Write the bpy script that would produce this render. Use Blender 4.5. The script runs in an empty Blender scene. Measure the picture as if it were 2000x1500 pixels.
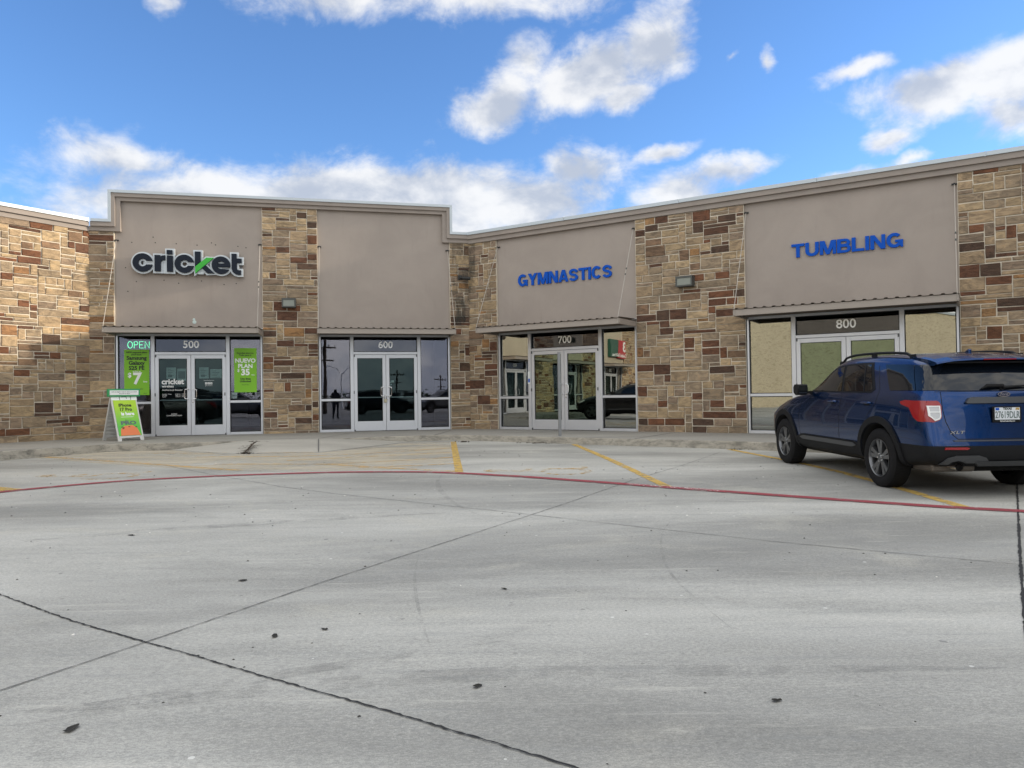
import bpy, bmesh, math, random
from math import sin, cos, pi, radians, sqrt, atan2
from mathutils import Vector, Matrix
from mathutils.bvhtree import BVHTree
from mathutils.geometry import tessellate_polygon
random.seed(7)
SC = bpy.context.scene
COL = SC.collection

# ------------------------------------------------------------------ camera
FPX, PITCH, ROLL, EYE = 1440.0, 0.0129, -0.0138, 0.970
cam = bpy.data.cameras.new('camera'); camo = bpy.data.objects.new('camera', cam); COL.objects.link(camo)
cam.sensor_fit = 'HORIZONTAL'; cam.sensor_width = 36.0; cam.lens = FPX/2000*36.0
cam.clip_start = 0.05; cam.clip_end = 3000
camo.matrix_world = (Matrix.Translation((0, 0, EYE)) @ Matrix.Rotation(pi/2+PITCH, 4, 'X') @ Matrix.Rotation(ROLL, 4, 'Z'))
SC.camera = camo

# ------------------------------------------------------------------ sun, sky, exposure
SUN_EL, SUN_AZ = radians(15.5), radians(9.5)        # azimuth from +X towards +Y
sl = bpy.data.lights.new('sun', 'SUN'); sl.energy = 2.6; sl.angle = radians(3.0); sl.color = (1.0, 0.86, 0.68)
so = bpy.data.objects.new('sun', sl); COL.objects.link(so)
sd = Vector((cos(SUN_EL)*cos(SUN_AZ), cos(SUN_EL)*sin(SUN_AZ), sin(SUN_EL)))
so.rotation_euler = sd.to_track_quat('Z', 'Y').to_euler()
SC.view_settings.view_transform = 'Standard'; SC.view_settings.look = 'None'
SC.view_settings.gamma = 1.0; SC.view_settings.exposure = 1.05
SKY_STRENGTH = 0.15

class NT:
    """small helper to write node graphs"""
    def __init__(s, tree): s.t = tree; s.n = tree.nodes; s.l = tree.links
    def node(s, kind, **kw):
        n = s.n.new(kind)
        for k, v in kw.items(): setattr(n, k, v)
        return n
    def put(s, sock, v):
        if isinstance(v, bpy.types.NodeSocket): s.l.new(v, sock)
        else: sock.default_value = v
    def math(s, op, a, b=None, c=None, clamp=False):
        n = s.node('ShaderNodeMath', operation=op); n.use_clamp = clamp
        s.put(n.inputs[0], a)
        if b is not None: s.put(n.inputs[1], b)
        if c is not None: s.put(n.inputs[2], c)
        return n.outputs[0]
    def noise(s, vec, scale, detail=4, rough=0.5, dist=0.0, out='Fac'):
        n = s.node('ShaderNodeTexNoise'); s.put(n.inputs['Vector'], vec)
        n.inputs['Scale'].default_value = scale; n.inputs['Detail'].default_value = detail
        n.inputs['Roughness'].default_value = rough; n.inputs['Distortion'].default_value = dist
        return n.outputs[out]
    def ramp(s, fac, a, b, lo=0.0, hi=1.0, smooth=True):
        n = s.node('ShaderNodeMapRange'); n.interpolation_type = 'SMOOTHSTEP' if smooth else 'LINEAR'
        s.put(n.inputs[0], fac); n.inputs[1].default_value = a; n.inputs[2].default_value = b
        n.inputs[3].default_value = lo; n.inputs[4].default_value = hi
        return n.outputs[0]
    def mix(s, fac, a, b, mode='MIX'):
        n = s.node('ShaderNodeMix', data_type='RGBA', blend_type=mode)
        s.put(n.inputs[0], fac); s.put(n.inputs[6], a); s.put(n.inputs[7], b)
        return n.outputs[2]
    def mapping(s, vec, loc=(0, 0, 0), rot=(0, 0, 0), scale=(1, 1, 1), kind='POINT'):
        n = s.node('ShaderNodeMapping', vector_type=kind); s.put(n.inputs[0], vec)
        n.inputs[1].default_value = loc; n.inputs[2].default_value = rot; n.inputs[3].default_value = scale
        return n.outputs[0]

W = bpy.data.worlds.new('World'); SC.world = W; W.use_nodes = True
t = NT(W.node_tree); t.n.clear()
tc = t.node('ShaderNodeTexCoord').outputs['Generated']
sky = t.node('ShaderNodeTexSky', sky_type='NISHITA'); sky.sun_disc = False
sky.sun_elevation = SUN_EL; sky.sun_rotation = pi/2-SUN_AZ; sky.altitude = 50; sky.air_density = 1.0; sky.dust_density = 0.1; sky.ozone_density = 4.0
sep = t.node('ShaderNodeSeparateXYZ'); t.l.new(tc, sep.inputs[0])
X, Y, Z = sep.outputs
az = t.math('ARCTAN2', X, Y)                       # 0 = straight north of the plaza
el = t.math('ARCSINE', Z)
comb = t.node('ShaderNodeCombineXYZ'); t.l.new(az, comb.inputs[0]); t.l.new(el, comb.inputs[1])
uv = comb.outputs[0]
warp = t.noise(tc, 9.0, 5, 0.6, out='Color')
wv = t.node('ShaderNodeVectorMath', operation='MULTIPLY_ADD')
t.l.new(warp, wv.inputs[0]); wv.inputs[1].default_value = (0.06, 0.06, 0.0); wv.inputs[2].default_value = (-0.03, -0.03, 0)
uvw = t.node('ShaderNodeVectorMath', operation='ADD'); t.l.new(uv, uvw.inputs[0]); t.l.new(wv.outputs[0], uvw.inputs[1])
uvw = uvw.outputs[0]
def sky_pos(px, py): return (math.atan((px-1000)/1440.0), math.atan((768-(px-1000)*0.0138-py)/1440.0*math.cos(math.atan((px-1000)/1440.0))))
# banks of cumulus: azimuth/elevation centre, half-width, half-height, tilt
CL = [(440, 400, 370, 104, -2, 1.05), (260, 318, 140, 46, -5, .85), (620, 385, 260, 75, 0, 1.2), (800, 405, 340, 105, 2, 1.2), (1040, 385, 215, 90, 6, 1.0), (1130, 325, 92, 48, 0, .9), (130, 400, 120, 50, 0, .5),
      (1150, 140, 190, 66, 22, 1.0), (1300, 80, 105, 80, 20, 1.0), (975, 205, 125, 62, 14, .95), (1040, 120, 60, 60, 30, .62),  (1230, 185, 80, 28, 10, .6),
      (930, -14, 330, 46, 3, .72), (680, -34, 230, 56, 0, .55), (1850, 165, 150, 60, 5, 1.0), (1985, 130, 110, 75, 0, 1.0), (2000, 215, 90, 50, 0, .7),
      (1420, 335, 150, 34, 6, .75), (1340, 375, 130, 50, 4, .85), (1515, 120, 22, 32, 0, .75), (1440, 103, 28, 16, 20, .6), (1690, 132, 80, 22, 12, .62),
      (1745, 265, 55, 28, 12, .7), (1640, 345, 80, 14, 6, .55), (338, -2, 46, 22, 0, .6), (1800, 300, 60, 14, 10, .45), (1310, 290, 60, 14, 10, .5)]
D = None
for (cx, cy, rx, ry, rot, k) in CL:
    u0, v0 = sky_pos(cx, cy)
    m = t.mapping(uvw, (u0, v0, 0), (0, 0, radians(rot)), (rx/1440.0, ry/1440.0, 1), 'TEXTURE')
    ln = t.node('ShaderNodeVectorMath', operation='LENGTH'); t.l.new(m, ln.inputs[0])
    v = t.math('MULTIPLY_ADD', ln.outputs['Value'], -k, k)
    D = v if D is None else t.math('SMOOTH_MAX', D, v, 0.12)
# unseen sky round the plaza: cloud added, brightened to light the ground white
away = t.math('MAXIMUM', t.ramp(t.math('ABSOLUTE', az), 0.72, 1.05), t.ramp(el, 0.55, 0.85))
gen = t.math('MULTIPLY_ADD', t.noise(tc, 3.2, 6, 0.55), 2.6, -.45)
gen = t.math('MAXIMUM', gen, t.ramp(el, 0.13, 0.02, 0.0, 0.75))
Dm = t.node('ShaderNodeMix', data_type='FLOAT'); t.put(Dm.inputs[0], away); t.put(Dm.inputs[2], D); t.put(Dm.inputs[3], gen)
D = Dm.outputs[0]
fb = t.noise(t.mapping(tc, (3.1, 0, 0), (0, 0, 0), (1, 1, 1.5)), 12.0, 12, 0.62, 0.25)
fb2 = t.noise(t.mapping(tc, (3.1, 0, 0), (0, 0, 0), (1, 1, 1.7)), 5.0, 4, 0.5)
dens = t.math('ADD', D, t.math('MULTIPLY_ADD', fb, 1.5, -0.80))
dens = t.math('ADD', dens, t.math('MULTIPLY_ADD', fb2, 0.8, -0.44))
mask = t.ramp(dens, -0.10, 0.54)
offv = (3.1+0.035, 0.01, 0.05)
fbs = t.noise(t.mapping(tc, offv, (0, 0, 0), (1, 1, 1.7)), 13.0, 5, 0.5)
relief = t.math('SUBTRACT', fb, fbs)
shade = t.ramp(t.math('ADD', t.math('MULTIPLY', relief, 2.0), t.math('MULTIPLY_ADD', dens, -0.42, 0.62)), -0.05, 0.75)
ccol = t.mix(shade, (1.75, 1.92, 2.25, 1), (3.2, 3.2, 3.2, 1))
ccol = t.mix(away, ccol, t.mix(1.0, ccol, (2.1, 2.02, 1.84, 1), 'MULTIPLY'))
skyc = t.mix(1.0, sky.outputs[0], (.64, .72, .84, 1), 'MULTIPLY')
fin = t.mix(t.math('MULTIPLY', mask, 0.93), skyc, ccol)
bg = t.node('ShaderNodeBackground'); t.l.new(fin, bg.inputs[0]); bg.inputs[1].default_value = SKY_STRENGTH
wo = t.node('ShaderNodeOutputWorld'); t.l.new(bg.outputs[0], wo.inputs[0])
W.cycles.sampling_method = 'MANUAL'; W.cycles.sample_map_resolution = 512
SC.cycles.max_bounces = 8; SC.cycles.transparent_max_bounces = 12; SC.cycles.glossy_bounces = 4
SC.cycles.caustics_reflective = False; SC.cycles.caustics_refractive = False
SC.cycles.sample_clamp_indirect = 4.0

# ------------------------------------------------------------------ measuring helpers
def ray(px, py):
    u, v = px-1000.0, py-750.0
    c, s = cos(-ROLL), sin(-ROLL)
    u, v = u*c-v*s, u*s+v*c
    x, yy, zz = u/FPX, 1.0, -v/FPX
    c, s = cos(PITCH), sin(PITCH)
    return Vector((x, yy*c-zz*s, yy*s+zz*c))
def lot_z(x, y): return -0.300+0.0095*max(-60.0, y)+0.002*max(-60.0, min(60.0, x))
def on_lot(px, py, lift=0.0):
    d = ray(px, py); k = (-0.300-EYE)/(d.z-0.0095*d.y-0.002*d.x)
    p = Vector((0, 0, EYE))+d*k
    return Vector((p.x, p.y, lot_z(p.x, p.y)+lift))
def on_z(px, py, z=0.0):
    d = ray(px, py); k = (z-EYE)/d.z
    return Vector((0, 0, EYE))+d*k

# ------------------------------------------------------------------ materials
MATS = {}
def mat(name, col=(.5, .5, .5), rough=0.6, metal=0.0, noise=0.0, nscale=8.0, bump=0.0, bscale=60.0, coat=0.0, spec=0.5, emis=None, estr=0.0):
    if name in MATS: return MATS[name]
    m = bpy.data.materials.new(name); m.use_nodes = True; MATS[name] = m
    t = NT(m.node_tree); b = t.n['Principled BSDF']
    b.inputs['Roughness'].default_value = rough; b.inputs['Metallic'].default_value = metal
    b.inputs['Coat Weight'].default_value = coat; b.inputs['Coat Roughness'].default_value = 0.03
    b.inputs['Specular IOR Level'].default_value = spec
    b.inputs['Base Color'].default_value = (*col, 1)
    if noise or bump:
        co = t.node('ShaderNodeTexCoord').outputs['Object']
    if noise:
        f = t.noise(co, nscale, 5, 0.6)
        t.l.new(t.mix(f, tuple(c*(1-noise) for c in col)+(1,), tuple(min(1, c*(1+noise)) for c in col)+(1,)), b.inputs['Base Color'])
        t.l.new(t.math('MULTIPLY_ADD', f, 0.25, rough-0.125, clamp=True), b.inputs['Roughness'])
    if bump:
        bn = t.node('ShaderNodeBump'); bn.inputs['Strength'].default_value = bump; bn.inputs['Distance'].default_value = 0.004
        t.l.new(t.noise(co, bscale, 4, 0.6), bn.inputs['Height']); t.l.new(bn.outputs[0], b.inputs['Normal'])
    if emis:
        b.inputs['Emission Color'].default_value = (*emis, 1); b.inputs['Emission Strength'].default_value = estr
    return m

def m_concrete(name, base, scale=1.0, dirt=0.5, streak=True):
    m = bpy.data.materials.new(name); m.use_nodes = True; MATS[name] = m
    t = NT(m.node_tree); b = t.n['Principled BSDF']
    co = t.node('ShaderNodeNewGeometry').outputs['Position']
    big = t.noise(t.mapping(co, (5, 2, 0), (0, 0, .3), (.16, .5, 1)), 1.0, 5, 0.6, 0.4)
    mid = t.noise(t.mapping(co, (0, 0, 0), (0, 0, -.12), (.35, 1.6, 1)), 1.6, 7, 0.65)
    fine = t.noise(co, 14.0*scale, 6, 0.7)
    grit = t.noise(co, 170.0, 3, 0.7)
    blot = t.noise(t.mapping(co, (9, 4, 0), (0, 0, 0), (1, 1.3, 1)), 0.9, 6, 0.6, 0.6)
    d = dirt
    c0 = tuple(x for x in base)
    c = t.mix(t.ramp(big, .32, .70), tuple(x*(1-.34*d) for x in c0)+(1,), tuple(x*(1+.15*d) for x in c0)+(1,))
    c = t.mix(t.math('MULTIPLY', t.ramp(mid, .50, .72), .26*d), c, (c0[0]*.58, c0[1]*.60, c0[2]*.63, 1))
    c = t.mix(t.math('MULTIPLY', t.ramp(blot, .56, .70), .22*d), c, (c0[0]*.62, c0[1]*.62, c0[2]*.62, 1))
    c = t.mix(t.math('MULTIPLY', t.ramp(blot, .46, .26), .30*d), c, (c0[0]*1.25, c0[1]*1.21, c0[2]*1.12, 1))
    c = t.mix(t.math('MULTIPLY', t.ramp(fine, .55, .75), .35*d), c, (c0[0]*.60, c0[1]*.60, c0[2]*.60, 1))
    c = t.mix(t.ramp(grit, .32, .70), t.mix(1.0, c, (.80, .80, .80, 1), 'MULTIPLY'), t.mix(1.0, c, (1.14, 1.14, 1.13, 1), 'MULTIPLY'))
    sp0 = t.noise(t.mapping(co, (0, 0, 0), (0, 0, -.2), (1, 2.2, 1)), 46.0, 4, .75)
    c = t.mix(t.ramp(sp0, .38, .66), t.mix(1.0, c, (.80, .805, .81, 1), 'MULTIPLY'), t.mix(1.0, c, (1.10, 1.10, 1.09, 1), 'MULTIPLY'))
    sp9 = t.noise(t.mapping(co, (0, 3, 0), (0, 0, .1), (1, 1.8, 1)), 11.0, 9, .78)
    c = t.mix(t.ramp(sp9, .56, .70), c, t.mix(1.0, c, (.80, .80, .80, 1), 'MULTIPLY'))
    drag = t.noise(t.mapping(co, (2, 7, 0), (0, 0, -.09), (.5, 7.0, 1)), 2.2, 8, .72)
    c = t.mix(t.math('MULTIPLY', t.ramp(drag, .53, .72), .38*d), c, (c0[0]*.55, c0[1]*.57, c0[2]*.60, 1))
    c = t.mix(t.math('MULTIPLY', t.ramp(drag, .44, .28), .40*d), c, (c0[0]*1.32, c0[1]*1.30, c0[2]*1.25, 1))
    # small dark pits and oil specks
    vo = t.node('ShaderNodeTexVoronoi', feature='F1', voronoi_dimensions='2D'); t.put(vo.inputs['Vector'], t.mapping(co, (0, 0, 0), (0, 0, 0), (1, 1, 1))); vo.inputs['Scale'].default_value = 1.9
    sepc = t.node('ShaderNodeSeparateColor'); t.l.new(vo.outputs['Color'], sepc.inputs[0])
    rad = t.math('MULTIPLY', t.ramp(sepc.outputs[0], .62, 1.0, smooth=False), 0.040)
    wob = t.math('ADD', t.math('MULTIPLY_ADD', t.noise(co, 30, 3), .06, -.03), vo.outputs['Distance'])
    sp = t.math('LESS_THAN', wob, t.math('ADD', rad, .0))
    c = t.mix(t.math('MULTIPLY', sp, t.math('MULTIPLY_ADD', sepc.outputs[1], .5, .15)), c, (c0[0]*.30, c0[1]*.31, c0[2]*.33, 1))
    vo2 = t.node('ShaderNodeTexVoronoi', feature='F1', voronoi_dimensions='2D'); t.put(vo2.inputs['Vector'], co); vo2.inputs['Scale'].default_value = 5.0
    sep2 = t.node('ShaderNodeSeparateColor'); t.l.new(vo2.outputs['Color'], sep2.inputs[0])
    sp2 = t.math('LESS_THAN', t.math('ADD', t.math('MULTIPLY_ADD', t.noise(co, 60, 2), .08, -.04), vo2.outputs['Distance']), t.math('MULTIPLY', t.ramp(sep2.outputs[0], .55, 1.0), .062))
    c = t.mix(t.math('MULTIPLY', sp2, t.math('MULTIPLY', sep2.outputs[1], .6)), c, (c0[0]*.4, c0[1]*.4, c0[2]*.4, 1))
    sp3 = t.math('LESS_THAN', vo2.outputs['Distance'], t.math('MULTIPLY', t.ramp(sep2.outputs[2], .93, 1.0), .06))
    c = t.mix(t.math('MULTIPLY', sp3, .6), c, (.75, .75, .72, 1))
    t.l.new(c, b.inputs['Base Color'])
    t.l.new(t.ramp(mid, .3, .7, .62, .86), b.inputs['Roughness'])
    b.inputs['Specular IOR Level'].default_value = .35
    bn = t.node('ShaderNodeBump'); bn.inputs['Strength'].default_value = .35; bn.inputs['Distance'].default_value = .004
    h = t.math('ADD', t.math('MULTIPLY', grit, .5), t.math('MULTIPLY', fine, 1.0))
    t.l.new(h, bn.inputs['Height']); t.l.new(bn.outputs[0], b.inputs['Normal'])
    return m
m_concrete('lot_concrete', (.435, .430, .405), 1.0, 1.15)
m_concrete('walk_concrete', (.37, .355, .325), 1.3, .55)
m_concrete('apron_concrete', (.46, .44, .40), 1.3, .65)

def m_kerb():
    m = bpy.data.materials.new('kerb_concrete'); m.use_nodes = True; MATS['kerb'] = m
    t = NT(m.node_tree); b = t.n['Principled BSDF']
    co = t.node('ShaderNodeNewGeometry').outputs['Position']
    n1 = t.noise(t.mapping(co, scale=(1, 1, 2.5)), 3.5, 8, .7, .5); n2 = t.noise(co, 22, 6, .7)
    c = t.mix(t.ramp(n1, .40, .66), (.36, .335, .285, 1), (.19, .18, .155, 1))
    c = t.mix(t.math('MULTIPLY', t.ramp(n2, .55, .7), .6), c, (.06, .06, .055, 1))
    t.l.new(c, b.inputs['Base Color']); b.inputs['Roughness'].default_value = .9
    bn = t.node('ShaderNodeBump'); bn.inputs['Strength'].default_value = .5; bn.inputs['Distance'].default_value = .006
    t.l.new(n2, bn.inputs['Height']); t.l.new(bn.outputs[0], b.inputs['Normal'])
m_kerb()

def m_stone():
    m = bpy.data.materials.new('sandstone'); m.use_nodes = True; MATS['stone'] = m
    t = NT(m.node_tree); b = t.n['Principled BSDF']
    at = t.node('ShaderNodeAttribute', attribute_name='col').outputs['Color']
    co = t.node('ShaderNodeNewGeometry').outputs['Position']
    # each stone shifts the lookup by its own colour so veins never run across a joint
    sh = t.node('ShaderNodeVectorMath', operation='MULTIPLY_ADD'); t.l.new(at, sh.inputs[0]); sh.inputs[1].default_value = (90, 130, 170); t.l.new(co, sh.inputs[2])
    v = t.mapping(sh.outputs[0], scale=(1, 1, 2.2))
    n1 = t.noise(v, 4.0, 8, .62, 1.2); n2 = t.noise(v, 26, 6, .7); n3 = t.noise(co, 140, 3, .6)
    c = t.mix(1.0, at, t.mix(t.ramp(n1, .3, .7), (.62, .61, .60, 1), (1.30, 1.27, 1.20, 1)), 'MULTIPLY')
    c = t.mix(t.math('MULTIPLY', t.ramp(n1, .60, .70), .42), c, t.mix(1.0, at, (1.05, .72, .45, 1), 'MULTIPLY'))
    c = t.mix(t.math('MULTIPLY', t.ramp(n2, .50, .75), .50), c, t.mix(1.0, at, (.50, .50, .50, 1), 'MULTIPLY'))
    c = t.mix(t.math('MULTIPLY', t.ramp(n3, .5, .8), .22), c, (.5, .48, .42, 1))
    t.l.new(c, b.inputs['Base Color']); b.inputs['Roughness'].default_value = .85; b.inputs['Specular IOR Level'].default_value = .3
    bn = t.node('ShaderNodeBump'); bn.inputs['Strength'].default_value = 1.0; bn.inputs['Distance'].default_value = .035
    t.l.new(t.math('ADD', n1, t.math('MULTIPLY', n2, .5)), bn.inputs['Height']); t.l.new(bn.outputs[0], b.inputs['Normal'])
m_stone()
mat('mortar', (.62, .56, .46), .95, noise=.15, nscale=14, bump=.6, bscale=120)
def m_stucco(name, col):
    m = bpy.data.materials.new(name); m.use_nodes = True; MATS[name] = m
    t = NT(m.node_tree); b = t.n['Principled BSDF']
    co = t.node('ShaderNodeNewGeometry').outputs['Position']
    n1 = t.noise(co, 1.1, 6, .6, .5); n2 = t.noise(t.mapping(co, scale=(3, 3, .35)), 2.2, 6, .6); n3 = t.noise(co, 75, 4, .65)
    c = t.mix(t.ramp(n1, .3, .7), tuple(x*.94 for x in col)+(1,), tuple(x*1.04 for x in col)+(1,))
    c = t.mix(t.math('MULTIPLY', t.ramp(n2, .56, .75), .16), c, tuple(x*.66 for x in col)+(1,))
    t.l.new(c, b.inputs['Base Color']); b.inputs['Roughness'].default_value = .92; b.inputs['Specular IOR Level'].default_value = .25
    bn = t.node('ShaderNodeBump'); bn.inputs['Strength'].default_value = .5; bn.inputs['Distance'].default_value = .006
    t.l.new(n3, bn.inputs['Height']); t.l.new(bn.outputs[0], b.inputs['Normal'])
m_stucco('stucco', (.352, .308, .276))
m_stucco('trim_stucco', (.315, .277, .249))
m_stucco('pale_stucco', (.46, .41, .32))
m_stucco('rough_stucco', (.44, .395, .30))
def roughen():
    m = MATS['rough_stucco']; t = NT(m.node_tree); b = t.n['Principled BSDF']; co = t.node('ShaderNodeNewGeometry').outputs['Position']
    src = b.inputs['Base Color'].links[0].from_socket
    n = t.noise(t.mapping(co, scale=(1, 1, 2.6)), 2.2, 8, .75, .8)
    t.l.new(t.mix(t.ramp(n, .48, .68), src, (.27, .24, .17, 1)), b.inputs['Base Color'])
roughen()
mat('coping', (.44, .49, .53), .45, .4, noise=.06, nscale=3)
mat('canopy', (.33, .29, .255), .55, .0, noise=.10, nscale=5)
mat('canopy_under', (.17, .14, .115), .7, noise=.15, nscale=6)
mat('galv', (.55, .57, .58), .38, .8, noise=.1, nscale=20)
mat('post_zinc', (.24, .25, .26), .5, .3, noise=.15, nscale=12)
mat('rod', (.42, .39, .35), .6, .0)
mat('black_iron', (.02, .02, .02), .6)
mat('aluminium', (.58, .60, .64), .38, .55, noise=.04, nscale=10)
mat('alu_dark', (.10, .105, .115), .45, .4)
mat('gasket', (.012, .012, .014), .6)
mat('chrome', (.8, .8, .8), .12, 1.0)
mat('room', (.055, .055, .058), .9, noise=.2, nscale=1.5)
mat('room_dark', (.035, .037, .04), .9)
mat('number_bright', (.9, .92, .92), .45, .75)  # vinyl digits given a metallic finish to look brighter under the canopy
mat('white_vinyl', (.78, .80, .80), .6)
mat('paper', (.55, .66, .64), .7, noise=.1, nscale=30)
mat('print_grey', (.12, .16, .16), .7)
mat('poster_green', (.20, .50, .015), .5)
mat('poster_black', (.012, .02, .008), .5)
mat('poster_white', (.85, .88, .86), .5)
mat('poster_orange', (.80, .22, .08), .5)
mat('frame_green', (.04, .33, .12), .45)
mat('plastic_white', (.62, .62, .60), .5, bump=.1, bscale=20)
mat('blue_letter', (.002, .078, .46), .7, spec=.2)
mat('logo_navy', (.008, .013, .024), .6, spec=.2)
mat('logo_green', (.02, .36, .02), .4)
mat('logo_back', (.50, .54, .57), .35, .25)
mat('lamp_body', (.07, .075, .07), .6, noise=.2, nscale=20)
mat('lamp_glass', (.22, .24, .21), .3, bump=.3, bscale=80)
mat('roofing', (.35, .35, .34), .9)
mat('yellow_paint', (.55, .33, .055), .8, noise=.25, nscale=6)
mat('red_paint', (.33, .045, .06), .75, noise=.25, nscale=5)
mat('joint_tar', (.018, .018, .019), .9, bump=.4, bscale=200)
mat('joint_fine', (.10, .10, .10), .95)
mat('leaf_dark', (.02, .019, .016), .9)
mat('dirt', (.055, .04, .028), 1.0, noise=.5, nscale=40)
mat('neon', (.05, .8, .35), .4, emis=(.12, .85, .42), estr=1.1)
mat('brass', (.42, .38, .28), .35, .9)
def m_alpha(name, col, lo, hi, scale=3.0, amax=1.0, stretch=(1, 1, 1)):
    m = bpy.data.materials.new(name); m.use_nodes = True; MATS[name] = m
    t = NT(m.node_tree); b = t.n['Principled BSDF']; b.inputs['Base Color'].default_value = (*col, 1); b.inputs['Roughness'].default_value = .85
    co = t.node('ShaderNodeNewGeometry').outputs['Position']
    n = t.noise(t.mapping(co, scale=stretch), scale, 7, .7)
    t.l.new(t.ramp(n, lo, hi, 0, amax), b.inputs['Alpha'])
m_alpha('yellow_worn', (.60, .37, .10), .34, .60, 5.0, .60)
m_alpha('yellow_paint', (.56, .37, .09), .28, .56, 7.0, .86)
m_alpha('red_stripe', (.27, .040, .055), .26, .50, 6.0, .90)
m_alpha('white_worn', (.75, .66, .64), .34, .6, 16.0, .75)
m_alpha('tyre_black', (.11, .11, .115), .36, .70, 5.0, .19)
m_alpha('stain', (.035, .04, .035), .40, .72, 2.2, .7, (2.2, 2.2, .55))

def m_glass(name, refl, tint, wob=.0022):
    m = bpy.data.materials.new(name); m.use_nodes = True; MATS[name] = m
    t = NT(m.node_tree); t.n.clear()
    out = t.node('ShaderNodeOutputMaterial')
    co = t.node('ShaderNodeNewGeometry').outputs['Position']
    bn = t.node('ShaderNodeBump'); bn.inputs['Strength'].default_value = .5; bn.inputs['Distance'].default_value = wob
    t.l.new(t.noise(t.mapping(co, scale=(1, 1, .6)), 1.6, 2, .4), bn.inputs['Height'])
    g = t.node('ShaderNodeBsdfGlossy'); g.inputs['Roughness'].default_value = 0.0; g.inputs['Color'].default_value = (*refl, 1)
    t.l.new(bn.outputs[0], g.inputs['Normal'])
    tr = t.node('ShaderNodeBsdfTransparent'); tr.inputs[0].default_value = (*tint, 1)
    a = t.node('ShaderNodeAddShader'); t.l.new(g.outputs[0], a.inputs[0]); t.l.new(tr.outputs[0], a.inputs[1])
    t.l.new(a.outputs[0], out.inputs[0])
m_glass('glass_grey', (.062, .063, .076), (.80, .81, .82))
m_glass('glass_door', (.016, .022, .024), (.60, .66, .66))
m_glass('glass_warm', (.27, .28, .27), (.30, .31, .30))
m_glass('glass_warm_door', (.125, .16, .135), (.28, .33, .30))
m_glass('glass_transom', (.055, .058, .07), (.40, .43, .45))
def M_(k): return MATS[k]

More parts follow.
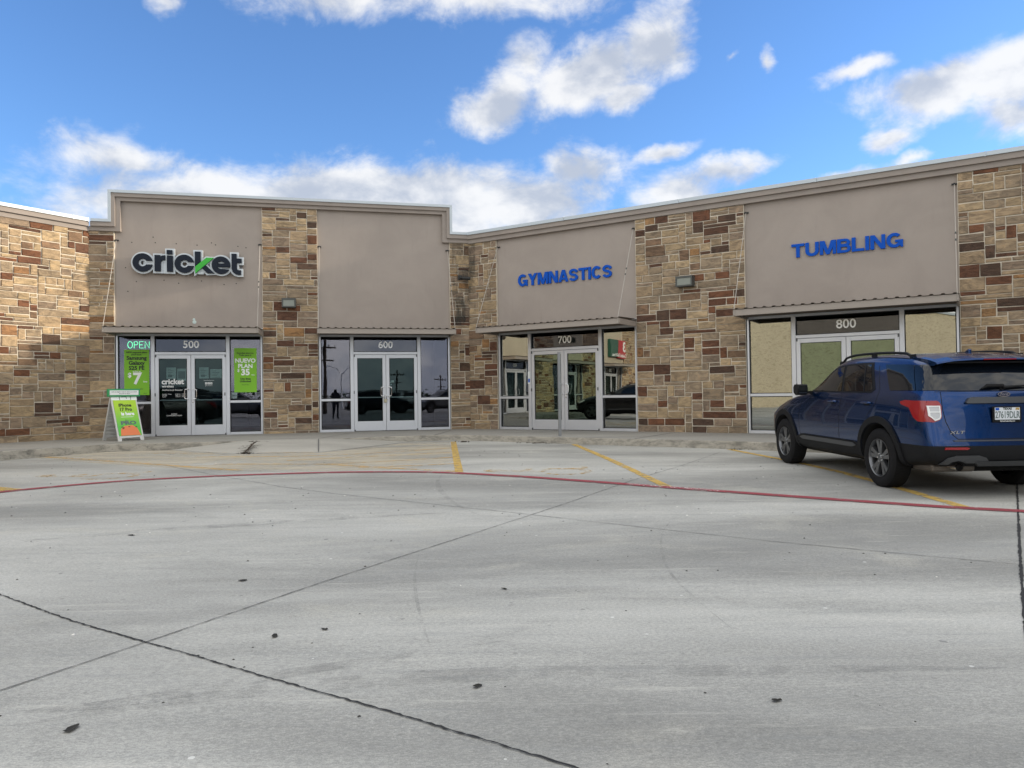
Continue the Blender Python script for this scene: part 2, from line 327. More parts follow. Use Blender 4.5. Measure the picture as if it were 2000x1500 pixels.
# ------------------------------------------------------------------ mesh helpers
class MB:
    def __init__(s): s.v = []; s.f = []; s.c = []
    def quad(s, pts, col=None):
        i = len(s.v); s.v += [tuple(p) for p in pts]; s.f.append(tuple(range(i, i+len(pts)))); s.c.append(col)
    def box(s, x0, x1, y0, y1, z0, z1):
        if x0 > x1: x0, x1 = x1, x0
        if y0 > y1: y0, y1 = y1, y0
        if z0 > z1: z0, z1 = z1, z0
        i = len(s.v)
        s.v += [(x0, y0, z0), (x1, y0, z0), (x1, y1, z0), (x0, y1, z0), (x0, y0, z1), (x1, y0, z1), (x1, y1, z1), (x0, y1, z1)]
        for f in ((0, 3, 2, 1), (4, 5, 6, 7), (0, 1, 5, 4), (1, 2, 6, 5), (2, 3, 7, 6), (3, 0, 4, 7)):
            s.f.append(tuple(i+k for k in f)); s.c.append(None)
        return s
    def prism(s, poly, d0, d1, axis='y'):
        """poly in (x, z) extruded along y (or (x, y) along z, (y, z) along x)"""
        def P(a, b, d): return {'y': (a, d, b), 'z': (a, b, d), 'x': (d, a, b)}[axis]
        n = len(poly); i = len(s.v)
        s.v += [P(a, b, d0) for a, b in poly]+[P(a, b, d1) for a, b in poly]
        for tri in tessellate_polygon([[Vector((a, b, 0)) for a, b in poly]]):
            s.f.append(tuple(i+k for k in tri)); s.c.append(None)
            s.f.append(tuple(i+n+k for k in reversed(tri))); s.c.append(None)
        for k in range(n):
            j = (k+1) % n; s.f.append((i+k, i+j, i+n+j, i+n+k)); s.c.append(None)
        return s
    def tube(s, pts, r, n=8, closed=False, caps=True):
        pts = [Vector(p) for p in pts]; rings = []
        rr = r if isinstance(r, (list, tuple)) else [r]*len(pts)
        up = Vector((0, 0, 1))
        for k, p in enumerate(pts):
            if closed: d = pts[(k+1) % len(pts)]-pts[k-1]
            else: d = pts[min(k+1, len(pts)-1)]-pts[max(k-1, 0)]
            d.normalize()
            a = d.cross(up if abs(d.z) < .95 else Vector((1, 0, 0))).normalized(); b = a.cross(d)
            i = len(s.v); rings.append(i)
            s.v += [tuple(p+(a*cos(2*pi*q/n)+b*sin(2*pi*q/n))*rr[k]) for q in range(n)]
        m = len(rings)
        for k in range(m if closed else m-1):
            i, j = rings[k], rings[(k+1) % m]
            for q in range(n):
                s.f.append((i+q, i+(q+1) % n, j+(q+1) % n, j+q)); s.c.append(None)
        if caps and not closed:
            s.f.append(tuple(rings[0]+q for q in reversed(range(n)))); s.c.append(None)
            s.f.append(tuple(rings[-1]+q for q in range(n))); s.c.append(None)
        return s
    def lathe(s, prof, n=48, axis='y', centre=(0, 0, 0)):
        """prof: list of (radius, offset along axis)"""
        rings = []
        for r, a in prof:
            i = len(s.v); rings.append(i)
            for q in range(n):
                c_, s_ = cos(2*pi*q/n)*r, sin(2*pi*q/n)*r
                p = {'y': (c_, a, s_), 'z': (c_, s_, a), 'x': (a, c_, s_)}[axis]
                s.v.append((p[0]+centre[0], p[1]+centre[1], p[2]+centre[2]))
        for k in range(len(rings)-1):
            i, j = rings[k], rings[k+1]
            for q in range(n):
                s.f.append((i+q, i+(q+1) % n, j+(q+1) % n, j+q)); s.c.append(None)
        return s
    def build(s, name, m, parent=None, frame=None, smooth=False, bevel=0.0, angle=40):
        me = bpy.data.meshes.new(name); me.from_pydata(s.v, [], s.f); me.update()
        if any(c is not None for c in s.c):
            at = me.color_attributes.new('col', 'FLOAT_COLOR', 'CORNER'); k = 0
            for fi, f in enumerate(s.f):
                c = s.c[fi] or (.3, .3, .3)
                for _ in f: at.data[k].color = (*c, 1); k += 1
        me.materials.append(M_(m) if isinstance(m, str) else m)
        bm = bmesh.new(); bm.from_mesh(me); bmesh.ops.recalc_face_normals(bm, faces=bm.faces); bm.to_mesh(me); bm.free()
        if smooth:
            for p in me.polygons: p.use_smooth = True
            me.set_sharp_from_angle(angle=radians(angle))
        o = bpy.data.objects.new(name, me); COL.objects.link(o)
        if frame is not None: o.matrix_world = frame
        if bevel:
            md = o.modifiers.new('bevel', 'BEVEL'); md.width = bevel; md.segments = 2; md.limit_method = 'ANGLE'; md.angle_limit = radians(50)
        if parent is not None: setparent(o, parent)
        return o
def world_of(o):
    b = o.matrix_basis.copy()
    return b if o.parent is None else world_of(o.parent) @ o.matrix_parent_inverse @ b
def setparent(o, p):
    o.parent = p; o.matrix_parent_inverse = world_of(p).inverted()
def tag(o, label=None, cat=None, group=None, kind=None):
    if label: o['label'] = label
    if cat: o['category'] = cat
    if group: o['group'] = group
    if kind: o['kind'] = kind
    return o
def thing(name, label, cat, loc=(0, 0, 0), group=None, frame=None):
    o = bpy.data.objects.new(name, None); COL.objects.link(o); o.empty_display_size = .2
    o.matrix_world = frame if frame is not None else Matrix.Translation(loc)
    return tag(o, label, cat, group)
def copy_tree(src, parent=None):
    c = src.copy(); COL.objects.link(c)
    if parent is not None:
        c.parent = parent; c.matrix_parent_inverse = src.matrix_parent_inverse.copy()
    for ch in list(src.children): copy_tree(ch, c)
    return c

def text_mesh(s, size, bold=0.0, depth=0.0, align='CENTER', spacing=1.0, res=3):
    cu = bpy.data.curves.new('lettering', 'FONT'); cu.body = s; cu.size = size; cu.offset = bold*size
    cu.extrude = depth/2; cu.align_x = align; cu.align_y = 'CENTER'; cu.space_character = spacing; cu.resolution_u = res; cu.space_line = .95
    o = bpy.data.objects.new('lettering', cu); COL.objects.link(o)
    dg = bpy.context.evaluated_depsgraph_get(); dg.update()
    me = bpy.data.meshes.new_from_object(o.evaluated_get(dg)); bpy.data.objects.remove(o); bpy.data.curves.remove(cu)
    return me
TXT = Matrix(((1, 0, 0, 0), (0, 0, -1, 0), (0, 1, 0, 0), (0, 0, 0, 1)))   # text plane (x,y) -> (x,z), facing -y
def text(name, s, size, m, parent, frame, x, y, z, bold=0.0, depth=0.004, align='CENTER', spacing=1.0, sx=1.0, label=None, shear=0.0):
    """frame's -y side is the outside; y is the depth inside that frame"""
    me = text_mesh(s, size, bold, depth, align, spacing)
    sc = Matrix.Diagonal((sx, 1, 1, 1)); sc[0][1] = shear
    me.transform(Matrix.Translation((x, y, z)) @ TXT @ sc)
    me.materials.clear(); me.materials.append(M_(m))
    o = bpy.data.objects.new(name, me); COL.objects.link(o); o.matrix_world = frame
    if parent is not None: setparent(o, parent)
    if label: o['label'] = label
    return o

# ------------------------------------------------------------------ the three facades (local x along the wall to the right, -y towards the lot)
AA, AB_, AC_ = 0.23215, 0.55568, 0.98496
LA = 9.696
cAB = Vector((-1.161, 20.713, 0))
uA = Vector((cos(AA), sin(AA), 0)); uB = Vector((cos(AB_), -sin(AB_), 0)); uC = Vector((cos(AC_), sin(AC_), 0))
cAC = cAB-uA*LA
def frame_from(o, u):
    n = Vector((-u.y, u.x, 0))     # into the building
    return Matrix(((u.x, n.x, 0, o.x), (u.y, n.y, 0, o.y), (0, 0, 1, o.z), (0, 0, 0, 1)))
FA, FB, FC = frame_from(cAC, uA), frame_from(cAB, uB), frame_from(cAC, uC)
HS, HL, HH = 2.625, 5.494, 6.234

def stone_wall(F, x0, x1, z0, z1, front, parent, seed, label=None, ragged=0.012, cell=.086, y_back=.30, warm=0.0):
    rnd = random.Random(seed)
    nx = max(2, round((x1-x0)/cell)); nz = round((z1-z0)/cell)
    cw, ch = (x1-x0)/nx, (z1-z0)/nz
    grid = [[0]*nx for _ in range(nz)]; mb = MB(); g = .0078
    for r in range(nz):
        c = 0
        while c < nx:
            if grid[r][c]: c += 1; continue
            free = 0
            while c+free < nx and not grid[r][c+free] and free < 9: free += 1
            h = rnd.choices((1, 2, 3), (.30, .52, .18))[0]; h = min(h, nz-r)
            w = rnd.choice((2, 3, 3, 4, 4, 5, 5, 6, 6, 7, 9)) if h < 3 else rnd.choice((2, 3, 4, 5, 6))
            if h == 1 and w < 3: w = 3
            w = min(w, free)
            if free-w == 1: w = free
            if w == 1 and h == 1 and r+1 < nz: h = 2
            for rr in range(r, r+h):
                for q in range(c, c+w):
                    if grid[rr][q]: h = max(1, rr-r); break
            for rr in range(r, r+h):
                for q in range(c, c+w): grid[rr][q] = 1
            a0, a1 = x0+c*cw+g, x0+(c+w)*cw-g; b0, b1 = z0+r*ch+g, z0+(r+h)*ch-g
            k = rnd.random(); v = rnd.uniform(.82, 1.14)
            if k < .155: col = rnd.choice([(.125, .062, .042), (.105, .058, .043), (.085, .056, .045), (.150, .072, .044)])
            elif k < .19: col = rnd.choice([(.30, .185, .095), (.33, .215, .12), (.25, .15, .085)])
            elif k < .25: col = (.19, .135, .10)
            elif k < .40: col = (.250, .208, .175)
            elif k < .62: col = (.335, .275, .205)
            elif k < .82: col = (.285, .243, .195)
            else: col = (.375, .312, .225)
            col = tuple(min(.8, x*v*(1+warm*d)*q_) for x, d, q_ in zip(col, (1, .9, .6), (1.07, .975, .86)))
            dy = rnd.uniform(-.010, .008); bv = min(.016, (b1-b0)*.2); j = lambda: rnd.uniform(-.006, .006)
            yb, yf = front+.004, front-.020+dy
            O = [(a0+j(), yb, b0+j()), (a1+j(), yb, b0+j()), (a1+j(), yb, b1+j()), (a0+j(), yb, b1+j())]
            I = [(p[0]+(bv if q in (0, 3) else -bv)*rnd.uniform(.3, .8), yf+rnd.uniform(-.004, .004), p[2]+(bv if q < 2 else -bv)*rnd.uniform(.3, .8)) for q, p in enumerate(O)]
            mb.quad(I, col)
            for q in range(4): mb.quad([O[q], O[(q+1) % 4], I[(q+1) % 4], I[q]], col)
            c += w
    o = mb.build('stone_wall', 'stone', parent, F)
    if label: o['label'] = label
    m2 = MB(); m2.box(x0-ragged*.2, x1+ragged*.2, front, y_back, z0, z1+.01); m2.build('mortar', 'mortar', o, F)
    return o

building = thing('retail_building', 'L-shaped single storey shop row of brown sandstone and taupe stucco round the concrete lot', 'building', frame=Matrix.Translation(cAB))
PF = -.055     # piers stand this far proud of the stucco
# wall C (left wing) runs towards and past the camera
stone_wall(FC, -5.0, -.001, -.02, 5.20, PF, building, 11, 'long sunlit stone wall of the left wing', warm=.10)
# piers of facade A and B
stone_wall(FA, .001, .60, -.02, 5.20, PF, building, 12, 'narrow stone pier in the left corner')
stone_wall(FA, 4.155, 5.565, -.02, 5.975, PF, building, 13, 'stone pier with a lamp between units 500 and 600')
stone_wall(FA, 9.13, 9.69, -.02, 5.20, PF, building, 14, 'narrow stone pier left of the inner corner')
stone_wall(FB, .006, .945, -.02, 5.18, PF, building, 15, 'narrow stone pier right of the inner corner')
stone_wall(FB, 5.012, 7.635, -.02, 5.18, PF, building, 16, 'wide stone pier with a lamp between units 700 and 800')
stone_wall(FB, 11.775, 16.0, -.02, 5.18, PF, building, 17, 'stone wall right of unit 800')

def panel(F, x0, x1, z0, z1, label):
    o = MB().box(x0, x1, 0, .30, z0, z1).build('stucco_panel', 'stucco', building, F); o['label'] = label; return o
panel(FA, .60, 4.155, HS, 6.0, 'taupe stucco wall behind the phone shop sign')
panel(FA, 5.565, 9.13, HS, 6.0, 'blank taupe stucco wall over unit 600')
panel(FB, .945, 5.012, HS, 5.2, 'taupe stucco wall behind GYMNASTICS')
panel(FB, 7.635, 11.775, HS, 5.2, 'taupe stucco wall behind TUMBLING')

# stepped cornice: two stucco bands and a metal cap
def band(F, segs, y0, y1, m, name):
    mb = MB()
    for (x0, x1, z0, z1) in segs: mb.box(x0, x1, y0, y1, z0, z1)
    return mb.build(name, m, building, F)
SL, SR = .53, 9.165      # outer edges of the high parapet on A
EB = 16.0
bx = .115
# facade A
band(FA, [(0.04, SL+2*bx, 5.20, 5.31), (SL+bx, SL+2*bx, 5.31, 5.975), (SL+bx, SR-bx, 5.975, 6.07), (SR-2*bx, SR-bx, 5.31, 5.975), (SR-2*bx, LA-.03, 5.20, 5.31)], -.10, .28, 'trim_stucco', 'cornice')
band(FA, [(0.08, SL+bx, 5.31, 5.42), (SL+.03, SL+bx, 5.42, 6.07), (SL+.03, SR-.03, 6.07, 6.165), (SR-bx, SR-.03, 5.42, 6.07), (SR-bx, LA-.05, 5.31, 5.42)], -.15, .27, 'trim_stucco', 'cornice')
band(FA, [(0.10, SL+.03, 5.42, 5.49), (SL-.04, SL+.03, 5.49, 6.165), (SL-.04, SR+.04, 6.165, 6.235), (SR-.03, SR+.04, 5.49, 6.165), (SR-.03, LA-.06, 5.42, 5.49)], -.175, .30, 'coping', 'metal_coping')
# facade B and C
for F, a, b in ((FB, .03, EB), (FC, -34.0, -.04)):
    band(F, [(a, b, 5.18, 5.295)], -.10, .28, 'trim_stucco', 'cornice')
    band(F, [(a+.02, b-.02, 5.295, 5.41)], -.15, .27, 'trim_stucco', 'cornice')
    mb = MB()
    x = a+.03
    while x < b-.03:
        e = min(x+3.05, b-.03); mb.box(x, e-.006, -.178, .30, 5.41, 5.492); mb.box(e-.03, e-.004, -.184, -.17, 5.40, 5.498); x = e
    mb.build('metal_coping', 'coping', building, F)
# body of the building behind the facades (roof deck, rear walls)
mb = MB()
def wpt(F, x, y): return F @ Vector((x, y, 0))
roof_poly = [wpt(FC, -34, .28), wpt(FC, .0, .28), wpt(FA, LA, .28), wpt(FB, EB, .28), wpt(FB, EB, 14), wpt(FA, LA, 16), wpt(FC, 0, 16), wpt(FC, -34, 14)]
mb.prism([(p.x, p.y) for p in roof_poly], 4.9, 5.0, 'z'); mb.build('roof', 'roofing', building)
mb = MB()
for k in range(3, len(roof_poly)):
    a, b = roof_poly[k], roof_poly[(k+1) % len(roof_poly)]
    mb.quad([(a.x, a.y, -.3), (b.x, b.y, -.3), (b.x, b.y, 5.3), (a.x, a.y, 5.3)])
mb.build('rear_wall', 'pale_stucco', building)
mb = MB(); mb.box(SL, SR, .28, .6, 5.0, 6.17); mb.build('parapet_back', 'pale_stucco', building, FA)

# ---------------- storefronts
def storefront(F, x0, x1, number, gl, gd, handles='both', label=None, parent=None, interior=True, extra=None):
    parent = parent or building
    w = x1-x0; H = HS-.004; y0, y1 = -.03, .09
    a, b = x0+.022, x1-.022
    m1 = a+(b-a)*.243; m2 = a+(b-a)*.757; fr = .05
    f = MB()
    f.box(a, a+.042, y0, y1, 0, H); f.box(b-.042, b, y0, y1, 0, H)
    f.box(a+.042, b-.042, y0, y1, H-.055, H)
    for m in (m1, m2): f.box(m-.045, m+.045, y0-.004, y1, 0.0, H-.055)
    f.box(m1+.045, m2-.045, y0-.002, y1, 2.085, 2.155)       # header over the doors
    for (p, q) in ((a+.042, m1-.045), (m2+.045, b-.042)):
        f.box(p, q, y0+.002, y1, 0, .065); f.box(p, q, y0+.002, y1, .83, .89)
    fo = f.build('storefront', 'aluminium', parent, F, bevel=.003)
    if label: fo['label'] = label
    MB().box(x0-.002, a, -.012, .10, 0, HS-.006).build('dark_reveal', 'alu_dark', fo, F); MB().box(b, x1+.002, -.012, .10, 0, HS-.006).build('dark_reveal', 'alu_dark', fo, F)
    def pane(p, q, r, s, m, nm='window_pane'):
        gk = MB(); k = .016; gk.box(p, q, .018, .034, r, r+k); gk.box(p, q, .018, .034, s-k, s); gk.box(p, p+k, .018, .034, r+k, s-k); gk.box(q-k, q, .018, .034, r+k, s-k)
        gk.build('gasket', 'gasket', fo, F)
        pb = MB().box(p, q, .040, .046, r, s).build(nm, m, fo, F); return pb
    for (p, q) in ((a+.042, m1-.045), (m2+.045, b-.042)):
        pane(p, q, .065, .83, gl); pane(p, q, .89, H-.055, gl)
    pane(m1+.045, m2-.045, 2.155, H-.055, 'glass_transom', 'transom_pane')
    mid = (m1+m2)/2
    for side, (p, q) in enumerate(((m1+.050, mid-.004), (mid+.004, m2-.050))):
        d = MB(); st = .088
        d.box(p, p+st, y0+.01, .03, .012, 2.078); d.box(q-st, q, y0+.01, .03, .012, 2.078)
        d.box(p+st, q-st, y0+.012, .03, 1.985, 2.078); d.box(p+st, q-st, y0+.012, .03, .012, .27)
        do = d.build('door', 'aluminium', fo, F, bevel=.003)
        pb = MB(); pb.box(p+st, q-st, .036, .06, .905, .93); pb.build('push_bar', 'aluminium', fo, F)
        gk = MB(); k = .012; gk.box(p+st, q-st, -.004, .004, .27, .27+k); gk.box(p+st, q-st, -.004, .004, 1.985-k, 1.985); gk.box(p+st, p+st+k, -.004, .004, .282, 1.973); gk.box(q-st-k, q-st, -.004, .004, .282, 1.973)
        gk.build('gasket', 'gasket', fo, F)
        MB().box(p+st, q-st, .006, .012, .27, 1.985).build('door_pane', gd, fo, F)
        hx = q-st/2 if side == 0 else p+st/2; sg = -1 if side == 0 else 1
        if handles:
            h = MB(); zz0, zz1 = .94, 1.20
            h.tube([(hx, y0+.01, zz0), (hx+sg*.02, y0-.05, zz0), (hx+sg*.085, y0-.055, zz0+.015), (hx+sg*.095, y0-.055, zz0+.05), (hx+sg*.095, y0-.055, zz1-.05), (hx+sg*.085, y0-.055, zz1-.015), (hx+sg*.02, y0-.05, zz1), (hx, y0+.01, zz1)], .011, 8)
            h.build('door_handle', 'chrome', fo, F, smooth=True)
        # closer arm / pivots
        ox = p if side == 0 else q-.03
        for (xa_, xb_, za_, zb_) in ((ox, ox+.03, 2.02, 2.09), (ox, ox+.03, .0, .05), (ox-.012, ox+.012, 1.02, 1.10)): MB().box(xa_, xb_, y0-.008, y0+.012, za_, zb_).build('hinge', 'alu_dark', fo, F)
        if side == 1:
            lk = MB(); lk.lathe([(0, y0-.012), (.018, y0-.012), (.018, y0+.01)], 12, 'y', (p+.045, 0, .86)); lk.build('lock', 'chrome', fo, F)
    text('unit_number', number, .265, 'number_bright', fo, F, mid, .030, 2.345, bold=.012, depth=.003)
    # room behind
    if interior:
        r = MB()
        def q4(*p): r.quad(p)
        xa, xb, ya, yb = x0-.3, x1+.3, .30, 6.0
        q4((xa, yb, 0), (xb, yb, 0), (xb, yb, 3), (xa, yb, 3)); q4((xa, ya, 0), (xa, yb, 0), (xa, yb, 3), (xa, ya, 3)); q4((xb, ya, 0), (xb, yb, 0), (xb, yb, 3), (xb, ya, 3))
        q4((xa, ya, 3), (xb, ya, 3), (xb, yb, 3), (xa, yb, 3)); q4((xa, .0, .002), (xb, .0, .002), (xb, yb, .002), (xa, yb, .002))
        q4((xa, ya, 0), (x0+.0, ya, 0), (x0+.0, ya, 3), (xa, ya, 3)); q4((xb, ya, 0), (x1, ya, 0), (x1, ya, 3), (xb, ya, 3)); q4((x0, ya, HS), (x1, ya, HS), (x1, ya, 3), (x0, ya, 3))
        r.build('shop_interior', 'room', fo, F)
        fl = MB(); fl.box(x0-.1, x1+.1, .0, 6.0, -.02, .004)
    return fo, (a, b, m1, m2, mid)

sf5, K5 = storefront(FA, .60, 4.155, '500', 'glass_grey', 'glass_door', label='phone shop entrance with posters')
sf6, K6 = storefront(FA, 5.565, 9.13, '600', 'glass_grey', 'glass_door', label='empty unit entrance with a padlock')
sf7, K7 = storefront(FB, .945, 5.012, '700', 'glass_warm', 'glass_warm_door', label='gymnastics unit entrance reflecting the stone wing')
sf8, K8 = storefront(FB, 7.635, 11.775, '800', 'glass_warm', 'glass_warm_door', label='tumbling unit entrance partly behind the parked car')

# ---------------- canopies
def canopy(F, x0, x1, label, parent=None, rods=True, zt=2.70):
    parent = parent or building
    D = 1.10; zb = zt-.135
    c = MB()
    c.box(x0, x1, -D, -D+.045, zb, zt-.006)                       # front fascia
    c.box(x0, x1, -D+.045, -D+.09, zb, zb+.012)
    for x in (x0, x1-.045): c.box(x, x+.045, -D+.045, -.06, zb, zt-.006)
    co = c.build('canopy', 'canopy', parent, F, bevel=.002)
    co['label'] = label
    # ribbed roof sheet
    prof = []; pitch = .19; x = x0-.01
    while x < x1-.005:
        prof += [(x, zt), (x+.055, zt), (x+.072, zt+.022), (x+.118, zt+.022), (x+.135, zt)]; x += pitch
    prof = [(min(px, x1+.01), z) for px, z in prof]+[(x1+.01, zt)]
    r = MB(); i = 0
    for (p, q) in zip(prof[:-1], prof[1:]):
        if q[0]-p[0] < 1e-4: continue
        for dz in (0, .006):
            r.quad([(p[0], -D-.025, p[1]+dz), (q[0], -D-.025, q[1]+dz), (q[0], -.004, q[1]+dz+.03), (p[0], -.004, p[1]+dz+.03)])
        r.quad([(p[0], -D-.025, p[1]-.0), (q[0], -D-.025, q[1]-.0), (q[0], -D-.025, q[1]+.006), (p[0], -D-.025, p[1]+.006)])
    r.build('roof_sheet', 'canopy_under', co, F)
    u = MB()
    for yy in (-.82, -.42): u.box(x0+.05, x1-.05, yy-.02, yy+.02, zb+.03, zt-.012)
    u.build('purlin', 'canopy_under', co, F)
    fl = MB(); fl.box(x0, x1, -.05, -.004, zt+.032, zt+.075); fl.box(x1-.10, x1+.0, -.30, -.056, zt+.01, zt+.05); fl.build('flashing', 'galv', co, F)
    if rods:
        for xr, xt in ((x0+.03, x0+.05), (x1-.03, x1-.05)):
            rb = MB(); A, B = Vector((xt, -.05, 4.98)), Vector((xr, -D-.012, zt+.01))
            rb.tube([A, B, (xr, -D-.012, zb+.02)], .0075, 8)
            rb.build('tie_rod', 'rod', co, F, smooth=True)
            tb = MB(); m = A.lerp(B, .5); dd = (B-A).normalized()
            tb.tube([m-dd*.11, m-dd*.07], .015, 8); tb.tube([m+dd*.05, m+dd*.09], .015, 8)
            tb.build('turnbuckle', 'rod' if xr < x1-.5 else 'lamp_body', co, F)
            hk = MB(); hk.box(xt-.05, xt+.05, -.03, .002, 4.97, 5.0); hk.tube([(xt, 0, 4.985), (xt, -.07, 4.985)], .018, 8); hk.build('wall_anchor', 'black_iron', co, F)
    return co
canopy(FA, .60, 4.155, 'ribbed metal canopy over the phone shop')
canopy(FA, 5.565, 9.13, 'ribbed metal canopy over unit 600')
canopy(FB, .945, 5.012, 'ribbed metal canopy over unit 700')
canopy(FB, 7.635, 11.775, 'ribbed metal canopy over unit 800')

# streaked dark stain on the corner piers
for F, x0, x1, z0, z1 in ((FA, 9.20, 9.66, 2.9, 5.19), (FB, .04, .26, 3.4, 5.17)):
    s = MB(); s.quad([(x0, PF-.036, z0), (x1, PF-.036, z0), (x1, PF-.036, z1), (x0, PF-.036, z1)])
    s.build('water_stain', 'stain', building, F)

# left wing continues beside and behind the camera: two more units seen only in the glass
for x0, x1, num in ((-8.9, -5.0, '400'), (-14.8, -11.0, '300'), (-21.0, -17.0, '200')):
    fo, kk = storefront(FC, x0, x1, num, 'glass_grey', 'glass_door', parent=building, interior=True)
    canopy(FC, x0, x1, 'ribbed metal canopy on the left wing', rods=False)
    MB().box(x0, x1, 0, .3, HS, 5.2).build('stucco_panel', 'pale_stucco', building, FC)
stone_wall(FC, -11.0, -8.9, -.05, 5.18, PF, building, 31, warm=.1)
stone_wall(FC, -17.0, -14.8, -.05, 5.18, PF, building, 32, warm=.1)
stone_wall(FC, -23.5, -21.0, -.05, 5.18, PF, building, 33, warm=.1)
MB().box(-34, -23.5, 0, .3, -.05, 5.2).build('stucco_panel', 'pale_stucco', building, FC)

# ------------------------------------------------------------------ ground, walk, kerb
mb = MB(); ys = [-600, -60, -20, 0, 5, 10, 15, 20]; xs = [-600, -60, -20, 0, 20, 60, 600]
for i in range(len(ys)-1):
    for j in range(len(xs)-1):
        q = [(xs[j], ys[i]), (xs[j+1], ys[i]), (xs[j+1], ys[i+1]), (xs[j], ys[i+1])]
        mb.quad([(x, y, lot_z(x, y)) for x, y in q])
z20 = -.22
mb.quad([(-600, 20, z20), (600, 20, z20), (600, 600, z20), (-600, 600, z20)])
tag(mb.build('ground', 'lot_concrete'), kind='structure')

kp = [(-260, 897), (0, 881), (100, 874.5), (205, 867.5), (290, 865.5), (380, 863.2), (475, 861), (560, 859), (640, 857), (700, 854.5), (745, 852.5), (820, 850.3), (880, 849), (940, 849.6), (1000, 851.3), (1092, 853.3), (1200, 856), (1330, 858.8), (1460, 861.7), (1517, 864)]
KT = [on_z(x, y) for x, y in kp]
dirR = uB; KT.append(KT[-1]+dirR*9)
KT[0] = KT[1]-uC*6
bk = [cAB+uB*16, cAB.copy(), cAC.copy(), cAC-uC*9]
top = KT+bk
mb = MB(); poly = [(p.x, p.y) for p in top]
kw = []
mb.prism(poly, -.35, 0.0, 'z')
tag(mb.build('pavement', 'walk_concrete'), kind='structure')
mb = MB(); rk = random.Random(3)
off = []
for k, p in enumerate(KT):
    a, b = KT[max(0, k-1)], KT[min(len(KT)-1, k+1)]; d = (b-a).normalized(); off.append(Vector((d.y, -d.x, 0)))
dens_ = []
for k in range(len(KT)-1):
    n = max(1, int((KT[k+1]-KT[k]).length/.12))
    for q in range(n):
        f = q/n; dens_.append((KT[k].lerp(KT[k+1], f), off[k].lerp(off[k+1], f)))
dens_.append((KT[-1], off[-1]))
rows = []
for p, o in dens_:
    zl = lot_z(p.x, p.y)-.03
    if o.dot(Vector((0, -1, 0))) < 0: o = -o
    j = lambda s: rk.uniform(-s, s)
    rows.append([p-o*.13, p-o*.004+Vector((0, 0, -.002)), p+o*(.018+j(.008))+Vector((0, 0, -.016+j(.006))), p+o*(.035+j(.008))+Vector((0, 0, zl*.55)), Vector((p.x, p.y, zl))+o*.05])
for a, b in zip(rows[:-1], rows[1:]):
    for k in range(1, 4): mb.quad([a[k], b[k], b[k+1], a[k+1]])
kerb = mb.build('kerb', 'kerb', smooth=True, angle=35); tag(kerb, kind='structure')
mb = MB()
for px in (205, 622, 848, 1240):
    # joints cut across kerb and walk
    i = min(range(len(kp)), key=lambda q: abs(kp[q][0]-px)); x, y = kp[i] if abs(kp[i][0]-px) < 30 else (px, 850.5)
    p = on_z(px, y if px != 1240 else 857); w = Vector((.10, .99, 0)) if px < 1000 else -Vector((-uB.y*-1, -uB.x, 0)).normalized()
    if px >= 1000: w = Vector((.53, .85, 0))
    d = Vector((w.y, -w.x, 0))*.008
    q = p+w*2.2
    mb.quad([p-d+Vector((0, 0, .0065)), p+d+Vector((0, 0, .0065)), q+d+Vector((0, 0, .0065)), q-d+Vector((0, 0, .0065))])
tag(mb.build('pavement_joint', 'joint_tar'), kind='structure')
# kerb ramp that rises from the lot to the walk between two flares
L_, FL, FR, R_ = on_lot(292, 876.5, .003), on_lot(452, 886, .003), on_lot(622, 883.5, .003), on_lot(800, 862.9, .003)
A_, B_ = on_z(475, 861.3), on_z(640, 857.2); A_.z = B_.z = .007
A_ += Vector((0, .07, 0)); B_ += Vector((0, .07, 0))
mb = MB()
def tri_strip(a, b, c, d, n=8):
    for i in range(n):
        for j in range(n):
            P = lambda u, v: (a.lerp(b, u)).lerp(d.lerp(c, u), v)
            mb.quad([P(i/n, j/n), P((i+1)/n, j/n), P((i+1)/n, (j+1)/n), P(i/n, (j+1)/n)])
tri_strip(A_, B_, FR, FL); mb.quad([L_, A_, FL]); mb.quad([B_, R_, FR])
tag(mb.build('kerb_ramp', 'apron_concrete'), kind='structure')
# broken second kerb at the far left
a, b = on_lot(-200, 915), on_lot(40, 895.5)
d = (b-a).normalized(); n_ = Vector((-d.y, d.x, 0))
mb = MB(); m = 14
for k in range(m):
    p, q = a.lerp(b, k/m), a.lerp(b, (k+1)/m); h0 = .085+.012*sin(k*2.1); h1 = .085+.012*sin((k+1)*2.1)
    if k == m-1: h1 = .04
    f = [p, p+n_*.02+Vector((0, 0, h0)), p+n_*.3+Vector((0, 0, h0))]; g = [q, q+n_*.02+Vector((0, 0, h1)), q+n_*.3+Vector((0, 0, h1))]
    mb.quad([f[0], g[0], g[1], f[1]]); mb.quad([f[1], g[1], g[2], f[2]])
mb.quad([b, b+n_*.02+Vector((0, 0, .04)), b+n_*.3+Vector((0, 0, .04)), b+n_*.3])
tag(mb.build('kerb', 'kerb'), kind='structure')

